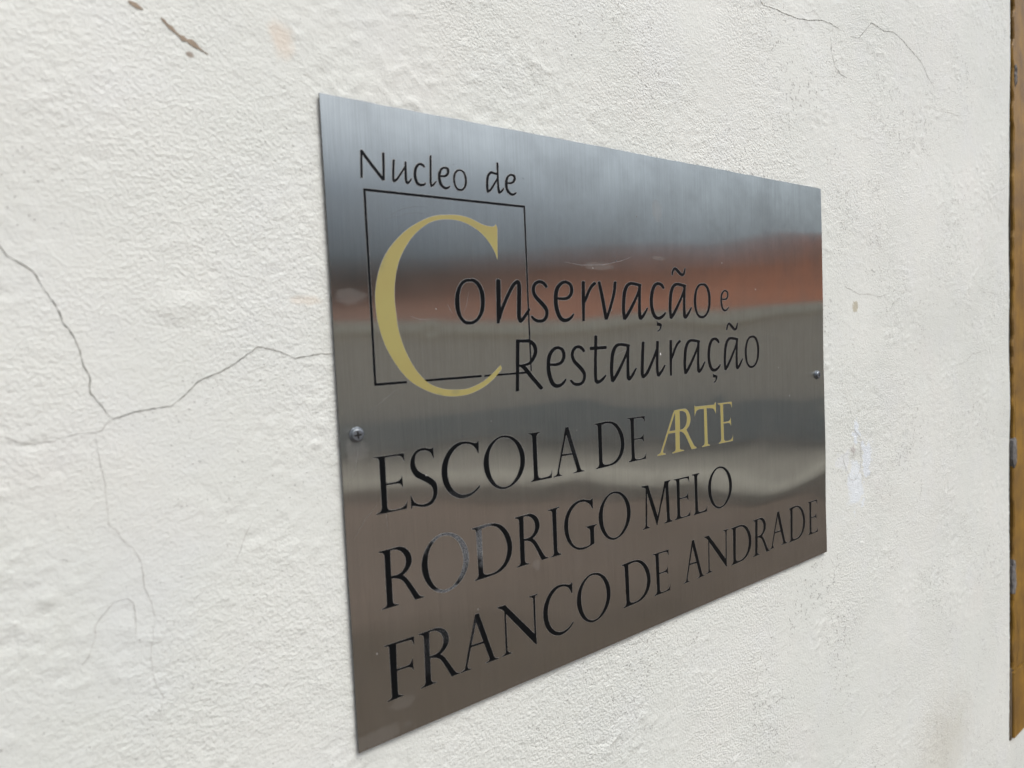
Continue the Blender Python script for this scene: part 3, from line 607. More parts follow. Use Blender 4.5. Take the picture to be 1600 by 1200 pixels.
  ('P', '12192,6055 12316,5897 12314,3146 12304,3086 12301,3026 12311,2968 12343,2912 12401,2859 12481,2807 12574,2757 12675,2707 12673,2668 11772,2673 11775,2712 11865,2726 11950,2744 12024,2766 12082,2797 12119,2838 12140,2886 12149,2941 12153,2997'),
 ],
 'bigC': [
  ('P', '13016,34887 13143,34651 13047,32338 13000,32490 12947,32643 12883,32798 12801,32957 12703,33123 12590,33292 12463,33462 12318,33630 12158,33797 11983,33966 11792,34128 11586,34277 11358,34416 11112,34546 10859,34662 10610,34760 10366,34837 10121,34898 9879,34943 9644,34976 9416,34994 9194,34999 8978,34992 8767,34980 8564,34962 8367,34937 8174,34904 7979,34858 7787,34805 7597,34745 7403,34667 7196,34563 6968,34426 6726,34262 6484,34081 6256,33891 6046,33692 5845,33481 5653,33257 5470,33017 5292,32760 5120,32485 4962,32201 4825,31912 4713,31615 4620,31309 4543,31002 4480,30702 4430,30413 4394,30132 4371,29850 4360,29562 4364,29259 4381,28945 4406,28638 4429,28357 4444,28118 4457,27908 4478,27699 4518,27464 4578,27192 4654,26898 4743,26596 4844,26302 4957,26013 5084,25724 5220,25443 5361,25180 5504,24938 5652,24712 5808,24499 5977,24296 6156,24098 6345,23909 6548,23735 6769,23581 7018,23450 7290,23338 7568,23243 7833,23167 8075,23111 8304,23076 8535,23055 8784,23038 9055,23021 9341,23008 9636,23010 9931,23038 10234,23099 10547,23187 10852,23291 11133,23401 11379,23513 11600,23634 11811,23764 12026,23903 12245,24051 12464,24210 12682,24376 12900,24545 12975,24305 12823,24147 12661,23989 12482,23831 12275,23673 12037,23510 11773,23343 11491,23185 11198,23045 10889,22924 10562,22816 10232,22726 9909,22659 9596,22618 9287,22599 8981,22598 8678,22611 8380,22635 8086,22674 7793,22729 7497,22804 7196,22898 6893,23011 6591,23141 6293,23286 5997,23444 5702,23614 5415,23805 5143,24025 4887,24282 4643,24567 4413,24871 4199,25179 4000,25492 3816,25815 3648,26146 3501,26481 3373,26829 3263,27189 3172,27543 3100,27874 3050,28178 3022,28464 3006,28736 2998,28998 2992,29240 2993,29464 3006,29688 3035,29930 3079,30198 3138,30482 3211,30771 3297,31052 3395,31326 3506,31598 3633,31865 3779,32125 3944,32377 4128,32624 4328,32864 4541,33098 4768,33328 5010,33554 5265,33771 5528,33974 5804,34164 6094,34343 6388,34507 6675,34656 6952,34789 7226,34906 7496,35007 7762,35090 8021,35151 8275,35192 8528,35220 8783,35245 9043,35270 9306,35290 9568,35300 9824,35296 10070,35278 10309,35247 10549,35203 10798,35145 11066,35062 11346,34957 11620,34854 11869,34776 12086,34732 12294,34706 12482,34693 12638,34688 12726,34694 12805,34711 12878,34736 12948,34764'),
 ],
 'o': [
  ('P', '10496,30874 10603,30881 10715,30888 10828,30885 10940,30860 11052,30811 11165,30744 11273,30659 11372,30555 11464,30429 11550,30282 11624,30122 11679,29959 11713,29792 11729,29618 11732,29441 11725,29265 11712,29088 11689,28908 11653,28734 11600,28570 11526,28416 11435,28271 11333,28137 11227,28019 11116,27918 10997,27832 10876,27761 10758,27704 10645,27663 10534,27637 10422,27624 10307,27622 10186,27627 10060,27641 9935,27671 9817,27723 9705,27799 9595,27897 9494,28011 9406,28137 9330,28279 9264,28435 9211,28602 9173,28771 9152,28947 9146,29131 9154,29315 9172,29490 9202,29657 9244,29819 9297,29974 9360,30120 9435,30261 9524,30396 9618,30518 9713,30620 9809,30696 9908,30753 10008,30796 10108,30830 10204,30854 10298,30866 10395,30871'),
  ('H', '10484,30678 10565,30680 10649,30679 10733,30668 10815,30638 10899,30587 10983,30519 11064,30437 11135,30345 11197,30241 11252,30124 11298,29997 11333,29864 11355,29723 11367,29572 11369,29418 11366,29265 11360,29113 11347,28959 11326,28808 11292,28665 11244,28527 11184,28392 11114,28268 11037,28160 10950,28071 10852,27997 10752,27936 10657,27890 10571,27859 10489,27843 10406,27839 10320,27841 10225,27847 10126,27860 10028,27884 9939,27925 9858,27984 9782,28059 9714,28147 9657,28247 9610,28359 9573,28483 9544,28620 9524,28769 9513,28938 9510,29126 9515,29315 9528,29491 9549,29652 9577,29805 9612,29948 9655,30078 9706,30194 9765,30297 9829,30388 9895,30465 9962,30525 10032,30572 10105,30607 10179,30636 10253,30658 10328,30670 10406,30676'),
 ],
 'n': [
  ('P', '12840,30849 12863,30865 12888,30879 12916,30891 12948,30898 12989,30903 13036,30904 13083,30901 13125,30892 13158,30876 13187,30852 13213,30825 13237,30796 13162,28840 12989,27661 12724,27657'),
  ('P', '13116,27965 13183,28144 13255,28324 13336,28510 13432,28705 13549,28919 13683,29147 13824,29378 13963,29596 14099,29805 14236,30011 14368,30197 14485,30346 14573,30437 14668,30516 14758,30582 14829,30629 14834,30633 14837,30635 14856,30638 14892,30639 14953,30682 14977,30820 14932,30869 14881,30875 14812,30875 14729,30860 14649,30825 14555,30765 14447,30687 14333,30589 14225,30475 14099,30310 13965,30116 13829,29906 13695,29693 13558,29473 13418,29239 13284,29005 13168,28783 13073,28579 12994,28385 12927,28199 12866,28018 12902,27971 13052,27940'),
  ('P', '14715,30681 14744,30604 14768,30529 14785,30450 14792,30361 14786,30155 14769,29894 14747,29604 14728,29313 14707,29004 14684,28669 14667,28353 14667,28101 14686,27976 14724,27868 14773,27775 14825,27693 14907,27672 15085,27732 15123,27794 15089,27874 15062,27950 15045,28028 15037,28114 15044,28353 15064,28664 15089,28999 15110,29311 15128,29603 15146,29895 15160,30162 15163,30381 15153,30499 15131,30603 15101,30695 15070,30778 14980,30808 14767,30749'),
  ('P', '15027,27645 15103,27692 15182,27744 15265,27805 15351,27879 15443,27970 15538,28072 15631,28178 15715,28280 15791,28378 15861,28474 15926,28569 15988,28664 15974,28704 15871,28751 15818,28743 15736,28658 15654,28574 15570,28488 15484,28401 15392,28306 15296,28206 15202,28113 15118,28035 15045,27977 14975,27929 14906,27885 14834,27843 14826,27776 14942,27657'),
 ],
 's': [
  ('P', '17818,30431 17770,30512 17714,30593 17646,30671 17560,30741 17459,30799 17345,30847 17222,30881 17092,30899 16960,30896 16830,30875 16703,30837 16587,30781 16483,30709 16392,30622 16315,30526 16257,30422 16221,30314 16202,30200 16201,30085 16217,29970 16248,29859 16296,29748 16360,29638 16442,29527 16549,29416 16672,29308 16795,29207 16904,29113 17003,29024 17099,28939 17184,28859 17258,28782 17327,28705 17389,28631 17436,28562 17465,28493 17476,28414 17472,28325 17454,28238 17425,28160 17386,28089 17334,28022 17274,27964 17213,27923 17147,27895 17065,27876 16973,27865 16880,27862 16786,27868 16690,27883 16597,27905 16510,27936 16424,27978 16332,28037 16236,28108 16138,28186 16087,28188 15996,28133 15986,28094 16062,27999 16144,27906 16237,27819 16347,27745 16472,27690 16604,27654 16738,27634 16868,27625 16998,27628 17131,27645 17264,27677 17389,27728 17499,27799 17594,27884 17673,27979 17734,28080 17777,28189 17803,28305 17812,28424 17803,28542 17771,28654 17722,28759 17660,28857 17588,28952 17503,29046 17407,29137 17305,29225 17198,29315 17077,29412 16948,29508 16829,29600 16736,29687 16664,29772 16605,29857 16560,29941 16531,30025 16517,30110 16519,30197 16533,30281 16559,30355 16597,30423 16651,30489 16712,30547 16773,30591 16835,30622 16907,30646 16982,30660 17050,30663 17119,30653 17197,30629 17277,30595 17347,30557 17408,30515 17467,30463 17525,30400 17585,30329 17653,30319 17793,30380'),
 ],
 'e': [
  ('P', '18751,29430 18910,29407 19071,29387 19234,29373 19394,29369 19553,29374 19714,29387 19876,29415 20031,29465 20167,29541 20278,29633 20366,29730 20435,29828 20489,29929 20524,30034 20541,30141 20540,30249 20521,30360 20485,30476 20430,30589 20347,30693 20227,30774 20092,30830 19967,30869 19864,30897 19787,30913 19710,30919 19642,30918 19587,30914 19538,30864 19555,30731 19615,30694 19658,30701 19690,30705 19717,30704 19749,30697 19832,30668 19931,30629 20019,30584 20077,30538 20117,30478 20154,30396 20179,30305 20191,30220 20191,30143 20179,30067 20155,29994 20119,29924 20069,29850 20006,29778 19938,29717 19866,29672 19779,29639 19665,29613 19532,29595 19394,29582 19254,29576 19107,29579 18952,29587 18793,29599 18744,29570 18719,29468'),
  ('P', '19822,30903 19714,30911 19594,30912 19462,30898 19325,30862 19191,30803 19059,30730 18935,30643 18824,30550 18729,30450 18647,30342 18577,30226 18520,30099 18478,29960 18452,29814 18435,29664 18423,29515 18413,29363 18408,29205 18411,29045 18425,28889 18453,28735 18492,28584 18539,28440 18592,28306 18648,28183 18711,28065 18787,27953 18881,27853 18993,27768 19119,27701 19257,27652 19407,27624 19567,27624 19722,27647 19865,27683 19993,27727 20105,27782 20200,27845 20277,27910 20343,27973 20402,28037 20452,28104 20494,28170 20531,28235 20521,28262 20449,28293 20412,28288 20351,28236 20289,28186 20225,28139 20157,28094 20084,28047 20010,28002 19937,27965 19860,27939 19764,27919 19654,27903 19552,27898 19473,27906 19405,27924 19333,27954 19263,27995 19201,28045 19145,28110 19091,28194 19040,28295 18992,28406 18945,28528 18903,28659 18867,28796 18840,28934 18821,29074 18810,29221 18807,29369 18812,29513 18825,29654 18846,29792 18874,29920 18909,30034 18950,30136 18999,30229 19054,30314 19119,30393 19196,30469 19286,30541 19379,30604 19462,30648 19532,30672 19607,30685 19693,30690 19791,30690 19849,30731 19868,30859'),
 ],
 'r': [
  ('P', '21491,30866 21524,30882 21557,30896 21595,30906 21636,30910 21684,30908 21737,30899 21792,30887 21850,30873 21773,29106 21670,27675 21411,27664 21425,29314'),
  ('P', '21735,29079 21806,29156 21877,29237 21950,29327 22024,29430 22110,29569 22199,29728 22290,29888 22379,30028 22465,30144 22550,30248 22634,30340 22722,30422 22813,30494 22910,30557 23012,30617 23121,30677 23130,30747 22996,30868 22899,30877 22790,30810 22679,30738 22568,30657 22461,30564 22365,30463 22277,30356 22192,30241 22105,30115 22011,29968 21914,29806 21823,29647 21747,29510 21692,29406 21646,29310 21605,29221 21567,29134 21586,29101 21686,29068'),
 ],
 'v': [
  ('P', '23306,30846 23382,30532 23459,30209 23537,29868 23617,29502 23699,29102 23784,28675 23870,28230 23958,27773 24041,27734 24267,27757 24334,27812 24249,28270 24164,28719 24077,29150 23988,29553 23897,29923 23803,30265 23708,30588 23613,30901 23541,30929 23356,30896'),
  ('P', '25205,30909 25180,30689 25149,30465 25104,30231 25037,29981 24943,29701 24826,29399 24698,29095 24568,28810 24439,28550 24305,28304 24168,28066 24028,27833 24063,27781 24231,27732 24308,27752 24448,27987 24588,28229 24725,28481 24859,28747 24994,29037 25129,29345 25253,29654 25355,29943 25428,30204 25480,30449 25516,30680 25545,30903 25482,30947 25278,30950'),
 ],
 'a': [
  ('P', '27016,30688 27161,30691 27305,30691 27455,30686 27620,30672 27817,30648 28040,30615 28282,30574 28534,30530 28616,30564 28682,30699 28645,30756 28393,30807 28147,30855 27910,30894 27688,30919 27489,30926 27311,30920 27149,30904 26999,30884 26951,30840 26961,30723'),
  ('P', '27228,30925 27098,30892 26957,30846 26812,30776 26681,30680 26568,30562 26469,30426 26383,30274 26311,30109 26255,29926 26214,29729 26183,29526 26157,29324 26133,29119 26113,28909 26101,28698 26100,28492 26112,28296 26135,28106 26166,27922 26200,27741 26280,27703 26498,27722 26563,27774 26533,27954 26507,28134 26488,28315 26481,28501 26485,28697 26501,28901 26524,29106 26552,29307 26583,29507 26618,29704 26660,29888 26711,30051 26773,30195 26844,30326 26921,30437 26997,30524 27069,30583 27147,30625 27241,30662 27353,30698 27389,30761 27315,30898'),
  ('P', '26500,27682 26611,27769 26725,27864 26842,27971 26962,28094 27116,28270 27285,28476 27462,28701 27636,28933 27816,29183 28003,29453 28178,29717 28320,29950 28410,30126 28477,30288 28527,30439 28568,30583 28529,30618 28384,30634 28326,30610 28276,30470 28219,30328 28147,30178 28054,30016 27905,29794 27721,29539 27523,29278 27334,29036 27152,28813 26966,28597 26791,28400 26638,28232 26529,28117 26427,28016 26328,27923 26230,27833 26244,27769 26406,27679'),
  ('P', '28264,30736 28247,30535 28230,30328 28214,30109 28198,29873 28181,29605 28164,29312 28148,29020 28136,28759 28124,28528 28111,28311 28106,28120 28116,27963 28142,27875 28189,27801 28245,27741 28301,27692 28393,27680 28573,27753 28601,27814 28572,27863 28551,27907 28537,27948 28527,27993 28511,28134 28495,28318 28485,28530 28483,28760 28490,29020 28506,29310 28526,29604 28544,29872 28560,30109 28577,30327 28594,30534 28610,30735 28544,30777 28337,30777'),
  ('P', '28531,27670 28641,27740 28754,27819 28868,27911 28979,28021 29094,28159 29207,28316 29319,28485 29431,28660 29416,28689 29327,28719 29283,28712 29127,28553 28976,28402 28833,28264 28704,28146 28595,28056 28493,27978 28392,27907 28289,27837 28292,27774 28437,27674'),
 ],
 'c': [
  ('P', '31731,30474 31696,30562 31652,30650 31589,30737 31500,30815 31386,30880 31253,30932 31106,30969 30951,30985 30797,30980 30641,30956 30485,30905 30344,30827 30222,30723 30114,30602 30017,30465 29934,30316 29864,30154 29805,29977 29757,29793 29722,29609 29699,29422 29688,29230 29689,29037 29704,28849 29737,28659 29785,28469 29845,28290 29913,28134 29988,28010 30079,27900 30185,27804 30308,27725 30453,27666 30608,27636 30758,27628 30900,27637 31040,27659 31178,27696 31308,27749 31433,27817 31548,27902 31654,27999 31754,28104 31849,28212 31840,28246 31748,28291 31696,28289 31562,28202 31432,28123 31310,28055 31200,28003 31100,27964 31008,27936 30925,27917 30846,27909 30766,27908 30693,27913 30632,27925 30578,27948 30515,27991 30445,28054 30377,28135 30318,28230 30255,28365 30195,28529 30146,28705 30112,28879 30096,29053 30095,29233 30107,29414 30129,29590 30162,29764 30206,29936 30261,30098 30323,30242 30396,30370 30478,30484 30563,30579 30641,30647 30704,30685 30769,30710 30840,30724 30909,30729 30978,30721 31059,30697 31143,30662 31218,30626 31284,30587 31350,30536 31418,30472 31487,30401 31554,30387 31700,30431'),
 ],
 'cedilla': [
  ('P', '30557,27520 30682,27404 30825,27367 30958,27330 31072,27291 31154,27251 31195,27213 31208,27172 31204,27127 31190,27078 31162,27001 31119,26908 31064,26815 30999,26737 30923,26680 30836,26635 30741,26597 30643,26563 30577,26634 30664,26668 30746,26705 30817,26748 30871,26798 30905,26858 30922,26925 30927,26997 30927,27072 30538,27104'),
 ],
 'tilde': [
  ('P', '32955,31663 32996,31777 33039,31883 33085,31977 33136,32053 33189,32112 33246,32161 33287,32184 33275,32179 33264,32171 33308,32136 33380,32075 33464,32009 33574,31929 33703,31831 33840,31733 33976,31657 34101,31615 34233,31596 34374,31602 34515,31644 34613,31717 34668,31797 34704,31877 34733,31957 34755,32038 34771,32123 34781,32211 34789,32299 34767,32315 34690,32319 34661,32306 34625,32220 34588,32138 34548,32062 34502,31994 34451,31929 34397,31870 34349,31832 34328,31826 34323,31831 34300,31834 34260,31843 34222,31857 34129,31913 34007,32002 33876,32100 33756,32182 33661,32241 33564,32300 33450,32353 33289,32377 33130,32335 33031,32266 32959,32188 32904,32106 32860,32012 32827,31906 32800,31793 32777,31677 32807,31653 32913,31645'),
 ],
 'Rs': [
  ('P', '14449,26405 14794,26394 14516,22500 14208,22501'),
  ('P', '14520,26171 14687,26168 14852,26164 15012,26159 15169,26152 15324,26150 15466,26150 15583,26142 15677,26121 15769,26079 15861,26019 15944,25949 16009,25879 16059,25802 16100,25712 16129,25615 16143,25523 16142,25443 16128,25367 16099,25286 16056,25194 15992,25081 15911,24955 15821,24836 15732,24742 15651,24678 15570,24631 15476,24593 15356,24559 15199,24528 15015,24505 14812,24488 14599,24473 14575,24449 14580,24379 14608,24357 14824,24352 15035,24351 15236,24359 15417,24378 15569,24407 15703,24448 15827,24507 15948,24586 16072,24693 16190,24822 16295,24956 16379,25082 16438,25195 16478,25305 16499,25417 16501,25533 16487,25655 16455,25783 16401,25910 16323,26028 16217,26133 16091,26224 15950,26300 15795,26358 15630,26388 15470,26392 15321,26387 15175,26385 15021,26388 14858,26390 14692,26392 14525,26393 14473,26349 14470,26216'),
  ('P', '14616,24367 14728,24316 14827,24262 14912,24205 14992,24138 15114,24015 15261,23854 15433,23661 15626,23452 15847,23223 16090,22975 16350,22711 16618,22439 16719,22429 16897,22528 16914,22605 16647,22879 16389,23144 16147,23393 15931,23619 15746,23825 15581,24021 15421,24197 15254,24340 15097,24425 14939,24470 14791,24486 14655,24488 14619,24470 14596,24397'),
 ],
 't': [
  ('P', '22699,26417 22739,26436 22780,26452 22821,26463 22864,26465 22908,26457 22953,26441 22999,26420 23046,26396 22878,24555 22860,24112 22845,23697 22832,23339 22824,23067 22825,22992 22828,22924 22834,22860 22841,22800 22598,22710 22558,22796 22522,22885 22496,22982 22485,23090 22489,23370 22508,23727 22535,24136 22568,24570'),
  ('P', '22493,23076 22491,22943 22496,22814 22517,22692 22575,22578 22701,22484 22856,22449 22984,22454 23095,22474 23205,22506 23315,22552 23420,22608 23523,22675 23625,22754 23724,22843 23822,22940 23919,23039 23913,23071 23836,23120 23791,23120 23666,23040 23544,22965 23429,22899 23322,22843 23223,22798 23130,22760 23051,22735 22984,22723 22925,22721 22890,22726 22901,22725 22913,22716 22885,22754 22846,22841 22809,22955 22772,23084 22711,23119 22544,23114'),
  ('P', '22191,25275 24017,25293 24080,25345 24073,25500 24005,25551 22179,25539 22115,25485 22123,25327'),
 ],
 'u': [
  ('P', '28470,25712 28426,25344 28383,24980 28343,24626 28306,24285 28268,23944 28231,23605 28203,23296 28192,23045 28204,22914 28234,22797 28276,22692 28321,22597 28409,22563 28621,22594 28674,22649 28642,22741 28616,22831 28598,22924 28592,23028 28600,23269 28621,23575 28650,23915 28680,24257 28710,24599 28745,24955 28781,25320 28819,25689 28754,25736 28544,25750'),
  ('P', '28583,22517 28729,22578 28881,22651 29032,22744 29175,22863 29333,23043 29491,23258 29647,23486 29797,23706 29947,23920 30097,24139 30237,24350 30356,24541 30445,24701 30517,24848 30577,24985 30631,25117 30596,25158 30447,25192 30384,25175 30310,25049 30233,24920 30149,24782 30052,24630 29933,24444 29798,24235 29653,24018 29503,23807 29343,23593 29174,23375 29008,23175 28859,23017 28747,22923 28631,22848 28509,22782 28378,22719 28368,22656 28491,22535'),
  ('P', '30377,25699 30350,25376 30325,25053 30302,24731 30282,24411 30265,24076 30249,23731 30239,23409 30241,23142 30254,22987 30281,22847 30315,22719 30353,22599 30448,22562 30680,22592 30740,22649 30687,22762 30641,22877 30606,22999 30587,23136 30582,23395 30591,23714 30608,24058 30628,24392 30651,24712 30678,25033 30708,25355 30740,25679 30672,25726 30454,25738'),
  ('P', '30646,22527 30767,22614 30890,22707 31011,22809 31130,22923 31244,23051 31352,23188 31457,23332 31561,23479 31545,23510 31452,23547 31406,23541 31268,23409 31132,23281 30999,23161 30870,23052 30745,22955 30622,22867 30500,22784 30376,22702 30386,22637 30548,22532'),
 ],
 'Nt': [
  ('P', '2521,38857 2591,38926 2652,38833 2574,37154 2421,37118'),
  ('P', '2507,38785 2682,38574 2858,38363 3036,38152 3215,37943 3397,37737 3580,37532 3765,37329 3950,37125 4003,37128 4099,37202 4110,37249 3924,37453 3739,37656 3555,37860 3374,38065 3195,38273 3017,38483 2840,38694 2665,38905 2615,38903 2521,38831'),
  ('P', '4057,38890 4054,38675 4051,38460 4045,38245 4036,38029 4023,37813 4007,37596 3988,37379 3969,37161 4000,37138 4100,37146 4136,37176 4152,37394 4168,37613 4182,37831 4194,38049 4204,38267 4212,38484 4219,38701 4225,38918 4192,38939 4091,38922'),
 ],
 'ut': [
  ('P', '4804,38545 4783,38339 4762,38139 4744,37951 4729,37781 4716,37632 4705,37493 4699,37371 4698,37272 4706,37218 4723,37172 4744,37135 4765,37103 4807,37101 4893,37154 4908,37192 4889,37219 4874,37245 4865,37271 4860,37302 4858,37393 4862,37511 4869,37648 4881,37795 4896,37964 4917,38152 4940,38352 4965,38559 4936,38582 4839,38574'),
  ('P', '4866,37100 4933,37143 5003,37191 5074,37250 5146,37322 5222,37415 5297,37520 5374,37632 5452,37745 5534,37861 5619,37982 5705,38106 5793,38231 5786,38255 5734,38278 5705,38271 5612,38148 5520,38027 5430,37909 5343,37796 5257,37686 5175,37578 5097,37481 5026,37400 4966,37341 4908,37290 4849,37245 4788,37202 4780,37165 4827,37104'),
  ('P', '5712,38520 5691,38327 5672,38139 5656,37960 5644,37797 5637,37647 5633,37507 5635,37384 5643,37282 5656,37219 5679,37161 5718,37110 5791,37076 5881,37095 5945,37136 5997,37184 6043,37233 6083,37285 6119,37342 6151,37402 6183,37463 6178,37478 6143,37492 6125,37486 6078,37433 6033,37383 5989,37339 5947,37303 5902,37269 5858,37239 5830,37226 5844,37229 5856,37228 5843,37247 5827,37283 5817,37325 5809,37416 5807,37534 5808,37670 5810,37818 5812,37979 5817,38155 5822,38341 5829,38533 5807,38548 5737,38541'),
 ],
 'ct': [
  ('P', '7250,38390 7226,38435 7197,38481 7156,38524 7102,38557 7037,38579 6961,38592 6874,38591 6783,38568 6698,38522 6621,38463 6550,38391 6489,38311 6441,38222 6403,38126 6374,38026 6353,37927 6340,37826 6334,37722 6337,37619 6349,37520 6371,37423 6401,37327 6441,37237 6493,37161 6562,37103 6641,37067 6720,37047 6798,37037 6879,37039 6961,37053 7035,37076 7101,37105 7159,37141 7204,37183 7238,37226 7266,37268 7264,37288 7225,37314 7200,37311 7160,37282 7122,37258 7087,37240 7049,37227 7002,37215 6948,37203 6895,37198 6847,37201 6798,37212 6747,37228 6704,37252 6668,37284 6635,37337 6602,37410 6575,37493 6556,37578 6543,37663 6538,37754 6540,37846 6549,37934 6566,38021 6589,38108 6619,38188 6652,38256 6693,38315 6740,38369 6790,38412 6830,38437 6866,38446 6912,38444 6962,38434 7007,38421 7041,38408 7074,38387 7109,38358 7144,38323 7175,38322 7239,38362'),
 ],
 'lt': [
  ('P', '7663,39163 7651,38926 7638,38692 7625,38460 7613,38232 7597,37997 7580,37756 7566,37536 7561,37362 7567,37282 7583,37213 7604,37153 7627,37098 7667,37089 7761,37128 7783,37163 7761,37215 7744,37267 7731,37323 7725,37387 7726,37556 7733,37773 7745,38013 7756,38249 7767,38477 7779,38709 7793,38944 7806,39181 7779,39199 7693,39188'),
  ('P', '7714,37075 7770,37107 7827,37142 7884,37183 7939,37232 7989,37287 8033,37346 8074,37408 8112,37471 8109,37486 8074,37503 8055,37499 8000,37446 7946,37395 7894,37349 7844,37309 7796,37274 7747,37242 7696,37211 7644,37180 7633,37145 7676,37082'),
 ],
 'et': [
  ('P', '8375,37861 8455,37847 8537,37837 8621,37833 8706,37838 8792,37855 8876,37882 8957,37918 9031,37965 9093,38022 9143,38088 9179,38158 9200,38230 9205,38304 9197,38382 9171,38457 9120,38521 9036,38555 8946,38562 8864,38559 8802,38556 8761,38552 8722,38543 8688,38532 8660,38522 8645,38489 8676,38425 8711,38415 8731,38427 8747,38435 8761,38440 8781,38440 8836,38438 8903,38431 8958,38419 8982,38404 8994,38378 9004,38329 9006,38273 9001,38224 8989,38183 8970,38140 8944,38100 8914,38066 8875,38035 8822,38005 8763,37979 8701,37960 8638,37949 8567,37947 8491,37950 8410,37957 8384,37940 8362,37882'),
  ('P', '8806,38555 8739,38537 8667,38512 8593,38476 8522,38425 8459,38360 8401,38285 8350,38202 8310,38115 8281,38025 8263,37930 8254,37832 8253,37734 8261,37631 8277,37524 8303,37418 8341,37324 8394,37244 8458,37177 8529,37124 8600,37082 8674,37050 8754,37030 8840,37024 8929,37039 9015,37075 9089,37126 9155,37184 9217,37245 9219,37264 9189,37294 9167,37295 9090,37253 9019,37217 8957,37194 8909,37184 8865,37182 8818,37186 8769,37198 8719,37221 8668,37255 8617,37301 8572,37354 8536,37415 8507,37490 8485,37582 8470,37679 8462,37771 8461,37857 8467,37941 8480,38022 8499,38096 8524,38167 8556,38236 8593,38298 8630,38347 8669,38380 8714,38406 8768,38427 8829,38447 8849,38476 8835,38541'),
 ],
 'ot': [
  ('P', '10066,38512 10145,38514 10231,38509 10314,38493 10387,38460 10450,38408 10505,38339 10551,38259 10589,38170 10617,38069 10636,37954 10646,37838 10645,37729 10633,37629 10611,37532 10580,37442 10542,37360 10493,37286 10434,37219 10371,37161 10309,37114 10249,37079 10188,37054 10126,37039 10060,37032 9988,37030 9910,37036 9835,37052 9767,37084 9708,37133 9655,37197 9608,37271 9569,37352 9536,37440 9509,37538 9492,37640 9485,37741 9489,37844 9504,37950 9528,38053 9562,38146 9608,38232 9665,38312 9728,38382 9792,38437 9857,38474 9923,38496 9993,38508'),
  ('H', '10060,38423 10125,38419 10197,38405 10267,38380 10326,38342 10372,38289 10410,38222 10440,38146 10462,38067 10478,37983 10485,37892 10486,37800 10480,37712 10467,37625 10446,37539 10420,37459 10390,37390 10357,37336 10318,37289 10275,37250 10234,37218 10194,37192 10156,37173 10114,37161 10067,37157 10010,37161 9946,37172 9883,37192 9829,37223 9785,37266 9749,37320 9718,37383 9692,37453 9670,37532 9652,37622 9640,37714 9638,37801 9645,37885 9660,37968 9683,38047 9710,38118 9742,38183 9781,38241 9823,38292 9867,38335 9911,38370 9957,38398 10006,38416'),
 ],
 'dt': [
  ('P', '13356,39358 13350,39115 13343,38876 13337,38644 13333,38421 13328,38205 13323,37994 13321,37799 13323,37629 13332,37506 13346,37395 13364,37295 13383,37200 13428,37182 13547,37213 13581,37250 13560,37344 13541,37440 13525,37545 13512,37662 13501,37827 13492,38019 13487,38227 13486,38442 13490,38663 13498,38896 13509,39136 13521,39379 13489,39398 13390,39385'),
  ('P', '13497,37155 13570,37192 13643,37232 13715,37278 13782,37333 13837,37394 13882,37458 13919,37524 13952,37590 13946,37606 13903,37620 13881,37614 13828,37557 13775,37503 13723,37455 13670,37415 13615,37379 13555,37346 13489,37314 13419,37281 13404,37241 13450,37166'),
  ('P', '12742,38560 13293,38491 13335,38515 13371,38598 13353,38630 12810,38716 12763,38690 12723,38596'),
  ('P', '12811,38715 12733,38665 12653,38608 12577,38542 12510,38465 12458,38381 12418,38293 12387,38199 12362,38099 12342,37988 12329,37867 12321,37743 12317,37625 12319,37511 12326,37401 12337,37292 12350,37185 12392,37166 12509,37190 12545,37226 12533,37331 12522,37437 12515,37543 12513,37651 12516,37764 12524,37883 12537,37997 12555,38100 12578,38191 12604,38271 12636,38342 12674,38404 12721,38457 12777,38505 12843,38551 12917,38599 12926,38642 12862,38712'),
  ('P', '12473,37130 12553,37170 12637,37218 12722,37279 12805,37356 12900,37470 12997,37606 13091,37746 13174,37868 13246,37971 13310,38064 13369,38151 13425,38234 13417,38257 13357,38279 13326,38270 13263,38190 13197,38106 13126,38016 13046,37915 12954,37795 12852,37660 12751,37532 12663,37432 12600,37372 12535,37322 12468,37277 12397,37233 12386,37198 12432,37136'),
 ],
}
